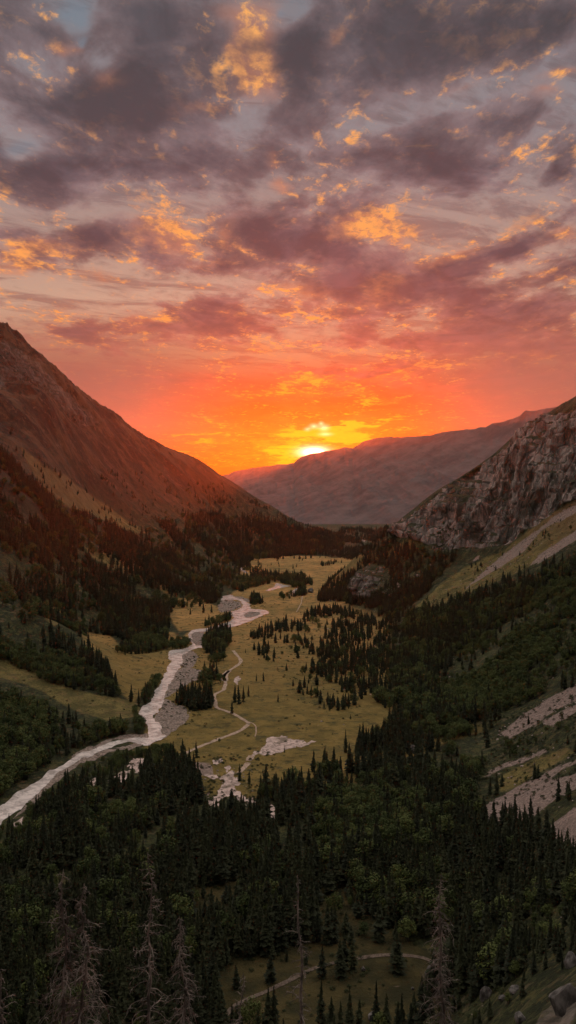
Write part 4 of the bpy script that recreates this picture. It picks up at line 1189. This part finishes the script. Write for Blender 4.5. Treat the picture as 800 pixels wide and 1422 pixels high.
# ------------------------------------------------------------------ sky, sun, haze
SUNU, SUNV = 441.0, 625.5
sd = W(SUNU, SUNV, 1.0) - np.array([0, 0, H]); sd = sd / np.linalg.norm(sd)
SUN_EL = math.asin(sd[2]); SUN_AZ = math.atan2(sd[0], sd[1])
world = bpy.data.worlds.new('World'); sc.world = world; world.use_nodes = True
nt = world.node_tree; nt.nodes.clear()
out = nd(nt, 'ShaderNodeOutputWorld'); bg = nd(nt, 'ShaderNodeBackground')
nt.links.new(bg.outputs[0], out.inputs[0])
tc = nd(nt, 'ShaderNodeTexCoord'); D = tc.outputs['Generated']
sx = nd(nt, 'ShaderNodeSeparateXYZ'); nt.links.new(D, sx.inputs[0]); dx, dy, dz = sx.outputs
ys = mth(nt, 'MAXIMUM', dy, .12)
gx = mth(nt, 'DIVIDE', dx, ys); gz = mth(nt, 'DIVIDE', dz, ys)
# gnomonic sky chart in units of the photograph's height of the frame: X right, Y up from the level horizon
ch = nd(nt, 'ShaderNodeCombineXYZ'); nt.links.new(gx, ch.inputs[0]); nt.links.new(gz, ch.inputs[1])
# cloud-deck coordinates: a flat deck seen in perspective
den = mth(nt, 'ADD', mth(nt, 'MAXIMUM', dz, 0.0), .10)
ck = nd(nt, 'ShaderNodeCombineXYZ'); nt.links.new(mth(nt, 'DIVIDE', dx, den), ck.inputs[0]); nt.links.new(mth(nt, 'DIVIDE', dy, den), ck.inputs[1])
mp = nd(nt, 'ShaderNodeMapping'); mp.inputs['Rotation'].default_value = (0, 0, -.28); mp.inputs['Scale'].default_value = (1.0, .62, 1)
nt.links.new(ck.outputs[0], mp.inputs[0]); deck = mp.outputs[0]
# warp chart a little by noise so that cloud masses get torn outlines
wn = nd(nt, 'ShaderNodeTexNoise', i_Scale=2.6, i_Detail=4, i_Roughness=.6); nt.links.new(deck, wn.inputs['Vector'])
ws = nd(nt, 'ShaderNodeVectorMath', operation='SUBTRACT'); nt.links.new(wn.outputs['Color'], ws.inputs[0]); ws.inputs[1].default_value = (.5, .5, .5)
wm = nd(nt, 'ShaderNodeVectorMath', operation='MULTIPLY'); nt.links.new(ws.outputs[0], wm.inputs[0]); wm.inputs[1].default_value = (.16, .075, 0)
wa = nd(nt, 'ShaderNodeVectorMath', operation='ADD'); nt.links.new(ch.outputs[0], wa.inputs[0]); nt.links.new(wm.outputs[0], wa.inputs[1])
chw = wa.outputs[0]


def chart(u, v):
    d = W(u, v, 1.0) - np.array([0, 0, H])
    return d[0] / d[1], d[2] / d[1]


def blobs(lst, vec):
    tot = None
    for u, v, ru, rv, rot, wgt in lst:
        X, Y = chart(u, v)
        mpp = nd(nt, 'ShaderNodeMapping', vector_type='TEXTURE')
        mpp.inputs['Location'].default_value = (X, Y, 0); mpp.inputs['Rotation'].default_value = (0, 0, math.radians(rot))
        k = 1.7 / FPX
        mpp.inputs['Scale'].default_value = (ru * k, rv * k, 1)
        nt.links.new(vec, mpp.inputs[0])
        g = nd(nt, 'ShaderNodeTexGradient', gradient_type='QUADRATIC_SPHERE'); nt.links.new(mpp.outputs[0], g.inputs[0])
        tot = mth(nt, 'MULTIPLY', g.outputs['Fac'], wgt) if tot is None else mth(nt, 'MULTIPLY_ADD', g.outputs['Fac'], wgt, tot)
    return tot


dark = [(590, 50, 200, 75, -5, 1.0), (200, 95, 120, 60, -10, .9), (110, 150, 140, 45, 0, .8), (410, 110, 75, 65, 30, 1.0), (80, 235, 110, 42, 0, .85),
        (270, 235, 130, 45, 5, .8), (420, 325, 150, 50, 5, .95), (300, 370, 120, 30, 0, .5), (610, 235, 85, 45, -10, .9), (765, 232, 40, 25, 20, .8), (715, 335, 60, 32, 15, 1.0),
        (620, 385, 120, 32, 22, 1.0), (130, 342, 80, 26, 12, .8), (300, 458, 90, 24, 5, .7), (120, 460, 90, 16, 0, .6), (660, 435, 90, 35, 10, .7),
        (750, 440, 90, 50, 10, .6), (50, 30, 70, 36, 0, .7), (770, 15, 90, 45, 0, .8), (500, 390, 70, 30, 15, .7), (780, 290, 40, 20, 20, .6), (220, 170, 130, 40, 0, .6),
        (620, 470, 110, 16, 3, .6), (480, 512, 150, 10, 2, .7), (180, 530, 120, 12, 2, .6), (700, 530, 110, 22, 3, .7), (560, 570, 90, 12, 3, .6), (330, 560, 110, 10, 0, .5), (200, 410, 60, 24, 5, .5), (460, 360, 60, 30, 0, .5), (680, 490, 130, 14, 3, .45), (230, 20, 110, 40, 0, .6), (700, 170, 60, 22, 15, .5), (20, 330, 50, 18, 0, .4), (400, 60, 60, 50, 20, .5),
        (40, 215, 40, 30, 0, -.9), (670, 120, 110, 32, 18, -.7), (520, 165, 80, 34, 12, -.6), (50, 410, 110, 45, 0, -.9), (420, 495, 170, 22, 2, -.8), (620, 300, 130, 30, 12, -.7), (480, 245, 60, 24, 10, -.5),
        (740, 290, 60, 30, 12, -.5), (90, 15, 26, 26, 0, -1.0), (385, 15, 26, 20, 0, -1.2), (180, 290, 110, 26, 8, -.5), (230, 400, 110, 30, 5, -.6), (560, 560, 200, 20, 0, -.3), (180, 500, 130, 26, 3, -.6),
        (720, 385, 60, 22, 15, -.5), (150, 70, 60, 26, 0, -.5), (340, 140, 30, 60, -20, -.5)]
hi = [(345, 10, 45, 22, 0, 1.2), (350, 88, 30, 55, -18, 1.2), (150, 102, 42, 18, 5, 1.1), (265, 152, 36, 16, 20, .8), (378, 262, 26, 12, 0, .9), (55, 350, 80, 18, 8, 1.0),
      (215, 322, 48, 28, -10, 1.0), (510, 312, 60, 20, -8, 1.0), (540, 392, 36, 16, 10, .9), (410, 405, 70, 18, 5, .8), (210, 452, 40, 18, 10, .7), (780, 335, 30, 20, 0, .8),
      (765, 102, 40, 12, 5, .7), (470, 45, 28, 14, 30, .8), (75, 50, 24, 12, 0, .9), (740, 128, 30, 12, 0, .6), (640, 120, 60, 20, 20, .35), (620, 350, 60, 18, 10, .6),
      (320, 318, 30, 26, 30, .6), (720, 300, 50, 16, 10, .4), (775, 388, 40, 6, 0, .6), (755, 495, 40, 7, 0, .8), (440, 535, 85, 12, 2, 1.1), (610, 515, 70, 9, 3, .6), (370, 225, 22, 10, 20, .6), (285, 360, 40, 10, 0, .5),
      (540, 300, 60, 30, 0, .4), (480, 420, 90, 14, 8, .5), (330, 480, 120, 14, 0, .45), (100, 430, 60, 10, 5, .4), (690, 590, 20, 5, 10, .8), (480, 320, 50, 14, 0, .8), (560, 400, 40, 14, 10, .6), (390, 440, 40, 10, 0, .6), (120, 380, 40, 12, 0, .6), (30, 375, 40, 12, 0, .7), (255, 330, 30, 20, 0, .7), (660, 370, 60, 10, 15, .5), (345, 45, 18, 30, 0, 1.0), (440, 520, 60, 6, 0, .9), (350, 545, 40, 6, 0, .8), (500, 545, 50, 6, 0, .9), (545, 520, 40, 6, 0, .7)]
bd = blobs(dark, chw); bh = blobs(hi, chw)
n1 = noise(nt, deck, 2.6, 7, .62, .5); n2 = noise(nt, deck, 7.5, 5, .62, .2)
nn = mth(nt, 'ADD', mth(nt, 'MULTIPLY', n1, .62), mth(nt, 'MULTIPLY', n2, .38))
upm = rng(nt, gz, .03, .10)
nn = mth(nt, 'MULTIPLY_ADD', mth(nt, 'SUBTRACT', nn, .5), 1.35, .5)
cov = mth(nt, 'ADD', mth(nt, 'MULTIPLY_ADD', bd, .34, .070), nn)
covm = rng(nt, cov, .46, .66)
thick = rng(nt, cov, .56, .84)
hn = noise(nt, deck, 24, 4, .68, .3)
hn2 = noise(nt, deck, 5, 4, .6, .3)
edge = mth(nt, 'SUBTRACT', 1.0, mth(nt, 'MULTIPLY', thick, .85))
hsum = mth(nt, 'ADD', mth(nt, 'MULTIPLY', bh, .40), mth(nt, 'MULTIPLY', mth(nt, 'SUBTRACT', hn, .5), 2.2))
hsum = mth(nt, 'ADD', hsum, mth(nt, 'MULTIPLY', mth(nt, 'SUBTRACT', hn2, .5), 1.8))
band = mth(nt, 'MULTIPLY', rng(nt, cov, .38, .52), rng(nt, cov, .74, .56))
him = mth(nt, 'MULTIPLY', rng(nt, hsum, .10, .60), mth(nt, 'MULTIPLY_ADD', band, .75, .25))
him = mth(nt, 'MULTIPLY', him, edge)
warm = mth(nt, 'MULTIPLY', rng(nt, bh, .02, .8), mth(nt, 'MULTIPLY', edge, .5))

# angle to the sun
dp = nd(nt, 'ShaderNodeVectorMath', operation='DOT_PRODUCT'); nt.links.new(D, dp.inputs[0]); dp.inputs[1].default_value = tuple(sd)
cosang = mth(nt, 'MINIMUM', dp.outputs['Value'], 1.0)
ang = mth(nt, 'ARCCOSINE', cosang)  # radians
# stretched distance: low sky glows sideways more than upward
ax = mth(nt, 'SUBTRACT', gx, float(sd[0] / sd[1])); az = mth(nt, 'SUBTRACT', gz, float(sd[2] / sd[1]))
glx = mth(nt, 'SQRT', mth(nt, 'ADD', mth(nt, 'POWER', mth(nt, 'MULTIPLY', ax, .55), 2), mth(nt, 'POWER', mth(nt, 'MULTIPLY', az, 1.5), 2)))


def ramp(fac, stops):
    r = nd(nt, 'ShaderNodeValToRGB'); cr = r.color_ramp
    while len(cr.elements) < len(stops): cr.elements.new(.5)
    for e, (p, c) in zip(cr.elements, stops): e.position = p; e.color = (*c, 1)
    nt.links.new(fac, r.inputs[0]); return r.outputs[0]


def lin(r, g, b):
    f = lambda v: (v / 255 / 12.92) if v < 10.3 else ((v / 255 + .055) / 1.055) ** 2.4
    return (f(r), f(g), f(b))


# height above the horizon on the chart: 0 at the horizon, .53 at the top of the frame
fe = mth(nt, 'DIVIDE', gz, .56, clamp=True)
P = lambda v: (650 - v) / FPX / .56
clear = ramp(fe, [(0, lin(250, 98, 0)), (P(600), lin(250, 92, 0)), (P(570), lin(236, 70, 0)), (P(535), lin(196, 82, 50)), (P(495), lin(200, 140, 104)), (P(420), lin(208, 170, 146)),
                  (P(330), lin(182, 154, 142)), (P(200), lin(156, 146, 148)), (P(60), lin(138, 136, 142)), (1, lin(126, 132, 140))])
cloudthin = ramp(fe, [(0, lin(245, 92, 0)), (P(600), lin(248, 92, 0)), (P(565), lin(236, 80, 18)), (P(530), lin(196, 82, 56)), (P(490), lin(166, 94, 80)), (P(400), lin(146, 106, 98)), (P(250), lin(124, 106, 108)), (1, lin(110, 100, 104))])
clouddark = ramp(fe, [(0, lin(238, 84, 0)), (P(600), lin(240, 82, 4)), (P(560), lin(210, 72, 32)), (P(520), lin(168, 84, 72)), (P(460), lin(120, 80, 80)), (P(350), lin(90, 74, 80)), (P(150), lin(80, 75, 80)), (1, lin(74, 73, 78))])
hilite = ramp(fe, [(0, lin(255, 190, 20)), (P(560), lin(255, 160, 20)), (P(480), lin(255, 160, 70)), (P(300), lin(252, 166, 90)), (1, lin(248, 178, 100))])
warmc = ramp(fe, [(0, lin(250, 130, 10)), (P(540), lin(240, 120, 40)), (P(450), lin(214, 124, 78)), (1, lin(190, 126, 96))])
mpt = nd(nt, 'ShaderNodeMapping'); mpt.inputs['Rotation'].default_value = (0, 0, .25); mpt.inputs['Scale'].default_value = (.8, 2.6, 1); nt.links.new(deck, mpt.inputs[0])
streak = noise(nt, mpt.outputs[0], 3.4, 7, .66, .7)
col = mixc(nt, mth(nt, 'MAXIMUM', covm, mth(nt, 'MULTIPLY', rng(nt, streak, .44, .62), .72)), clear, cloudthin)
col = mixc(nt, thick, col, clouddark)
lump = rng(nt, noise(nt, deck, 4.4, 5, .62, .6), .40, .66)
lit_ = nd(nt, 'ShaderNodeVectorMath', operation='SCALE'); nt.links.new(col, lit_.inputs[0]); nt.links.new(mth(nt, 'MULTIPLY_ADD', mth(nt, 'MULTIPLY', covm, lump), .42, .86), lit_.inputs['Scale']); col = lit_.outputs[0]
col = mixc(nt, warm, col, warmc)
col = mixc(nt, mth(nt, 'MULTIPLY', him, .95), col, hilite)
# blue patches where the deck is open high up
bl = blobs([(92, 12, 26, 22, 0, 1.0), (90, 42, 14, 8, 0, .8), (40, 205, 50, 22, 0, .6), (382, 14, 16, 14, 0, .7), (760, 60, 50, 20, 0, .3)], chw)
col = mixc(nt, mth(nt, 'MULTIPLY', rng(nt, bl, .1, .7), .55), col, lin(112, 132, 146))
# lateral fall-off: away from the sun's azimuth the low band turns mauve
side = rng(nt, mth(nt, 'ABSOLUTE', ax), .06, .23)
lowb = mth(nt, 'MULTIPLY', rng(nt, gz, .09, .19, 1, 0), rng(nt, gz, -.01, .055))
col = mixc(nt, mth(nt, 'MULTIPLY', mth(nt, 'MULTIPLY', side, lowb), .9), col, lin(146, 100, 90))
# glow and sun
bandn = noise(nt, None, 1, 5, .6)
bn = bandn.node; mpb = nd(nt, 'ShaderNodeMapping'); mpb.inputs['Scale'].default_value = (16, 90, 1); nt.links.new(chw, mpb.inputs[0]); nt.links.new(mpb.outputs[0], bn.inputs['Vector'])
glow = mth(nt, 'POWER', 2.718, mth(nt, 'MULTIPLY', mth(nt, 'DIVIDE', glx, .032), -1.0))
glow = mth(nt, 'MULTIPLY', glow, rng(nt, bandn, .3, .7, .45, 1.25))
yel = blobs([(455, 598, 80, 13, 8, 1.1), (400, 632, 60, 14, 0, .9), (290, 606, 120, 7, -2, .55), (505, 592, 40, 8, 14, .7), (445, 612, 60, 9, 4, .8)], chw)
yb = rng(nt, mth(nt, 'ADD', yel, mth(nt, 'MULTIPLY', mth(nt, 'SUBTRACT', bandn, .5), 1.1)), .15, .75)
col = mixc(nt, mth(nt, 'MULTIPLY', yb, .85), col, lin(255, 184, 6))
def addc(a, fac, c):
    s = nd(nt, 'ShaderNodeVectorMath', operation='SCALE'); s.inputs[0].default_value = c; nt.links.new(fac, s.inputs['Scale'])
    n = nd(nt, 'ShaderNodeVectorMath', operation='ADD'); nt.links.new(a, n.inputs[0]); nt.links.new(s.outputs[0], n.inputs[1]); return n.outputs[0]
col = addc(col, glow, (.5, .22, .0))
az2 = mth(nt, 'SUBTRACT', gz, float(sd[2] / sd[1]) - .002)
cr = mth(nt, 'ADD', mth(nt, 'POWER', mth(nt, 'DIVIDE', mth(nt, 'ADD', ax, .004), .0135), 2), mth(nt, 'POWER', mth(nt, 'DIVIDE', az2, .0052), 2))
core = mth(nt, 'POWER', 2.718, mth(nt, 'MULTIPLY', cr, -1.0))
col = addc(col, core, (3.5, 3.0, 2.2))
spk = blobs([(436, 592, 7, 4, 0, 1.), (450, 594, 8, 5, 0, 1.1), (427, 596, 5, 3, 0, .8), (452, 603, 10, 3, 0, .9), (446, 588, 4, 3, 0, .8)], ch.outputs[0])
col = addc(col, spk, (1.0, .85, .5))
# the part of the sky above and behind the picture: pale dusk overcast that lights the valley
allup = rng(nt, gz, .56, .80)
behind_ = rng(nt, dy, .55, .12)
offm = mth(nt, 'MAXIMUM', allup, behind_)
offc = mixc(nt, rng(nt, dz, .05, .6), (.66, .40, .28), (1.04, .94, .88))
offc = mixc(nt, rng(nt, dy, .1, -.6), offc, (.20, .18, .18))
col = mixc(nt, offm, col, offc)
sky = nd(nt, 'ShaderNodeTexSky', sky_type='NISHITA', sun_disc=False, sun_elevation=SUN_EL, sun_rotation=SUN_AZ, altitude=1500, dust_density=3.0)
sk = nd(nt, 'ShaderNodeVectorMath', operation='SCALE'); nt.links.new(sky.outputs[0], sk.inputs[0]); sk.inputs['Scale'].default_value = .003
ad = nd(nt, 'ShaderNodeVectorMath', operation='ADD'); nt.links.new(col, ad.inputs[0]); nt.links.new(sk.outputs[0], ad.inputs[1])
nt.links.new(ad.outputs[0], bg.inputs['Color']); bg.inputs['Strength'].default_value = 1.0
world.cycles.sampling_method = 'MANUAL'; world.cycles.sample_map_resolution = 1024

sl = bpy.data.lights.new('sun', 'SUN'); sun = bpy.data.objects.new('sun', sl); COL.objects.link(sun)
sl.energy = SUNE; sl.angle = math.radians(.5); sl.color = (1.0, .11, .012)
sun.rotation_euler = Vector(tuple(-sd)).to_track_quat('-Z', 'Y').to_euler()

# haze: one closed box of even air
zt = max(float(VZ.max()), float(fz.max())); zb = min(float(VZ.min()), float(fz.min()))
print('HEIGHTS', zb, zt, 'FAR', np.abs(fx).max(), fy.max(), RR[-1])
lo, hi_ = (-10600, -10600, zb - 1), (10600, 10600, zt + 20)
if HAZE > 0:
    Vh = [(x, y, z) for x in (lo[0], hi_[0]) for y in (lo[1], hi_[1]) for z in (lo[2], hi_[2])]
    Fh = [(0, 1, 3, 2), (4, 6, 7, 5), (0, 4, 5, 1), (2, 3, 7, 6), (0, 2, 6, 4), (1, 5, 7, 3)]
    mh = bpy.data.materials.new('haze'); mh.use_nodes = True; h = mh.node_tree; h.nodes.clear()
    o_ = nd(h, 'ShaderNodeOutputMaterial'); pv = nd(h, 'ShaderNodeVolumePrincipled')
    pv.inputs['Color'].default_value = HAZEC; pv.inputs['Density'].default_value = HAZE; pv.inputs['Anisotropy'].default_value = HAZEG
    h.links.new(pv.outputs[0], o_.inputs['Volume'])
    hz = mesh_obj('haze', Vh, Fh, mh, smooth=False); tag(hz, kind='stuff')

sc.render.engine = 'CYCLES'
cy = sc.cycles
cy.use_denoising = True
try: cy.denoiser = 'OPENIMAGEDENOISE'
except Exception: pass
cy.use_adaptive_sampling = True; cy.adaptive_threshold = .02
cy.max_bounces = 3; cy.diffuse_bounces = 1; cy.glossy_bounces = 1; cy.transparent_max_bounces = 4; cy.transmission_bounces = 1; cy.volume_bounces = 0
cy.use_fast_gi = False
cy.sample_clamp_indirect = 3.0
sc.view_settings.view_transform = 'Standard'; sc.view_settings.look = 'None'; sc.view_settings.gamma = 1.0
sc.view_settings.exposure = 0.0; sc.view_settings.use_curve_mapping = False
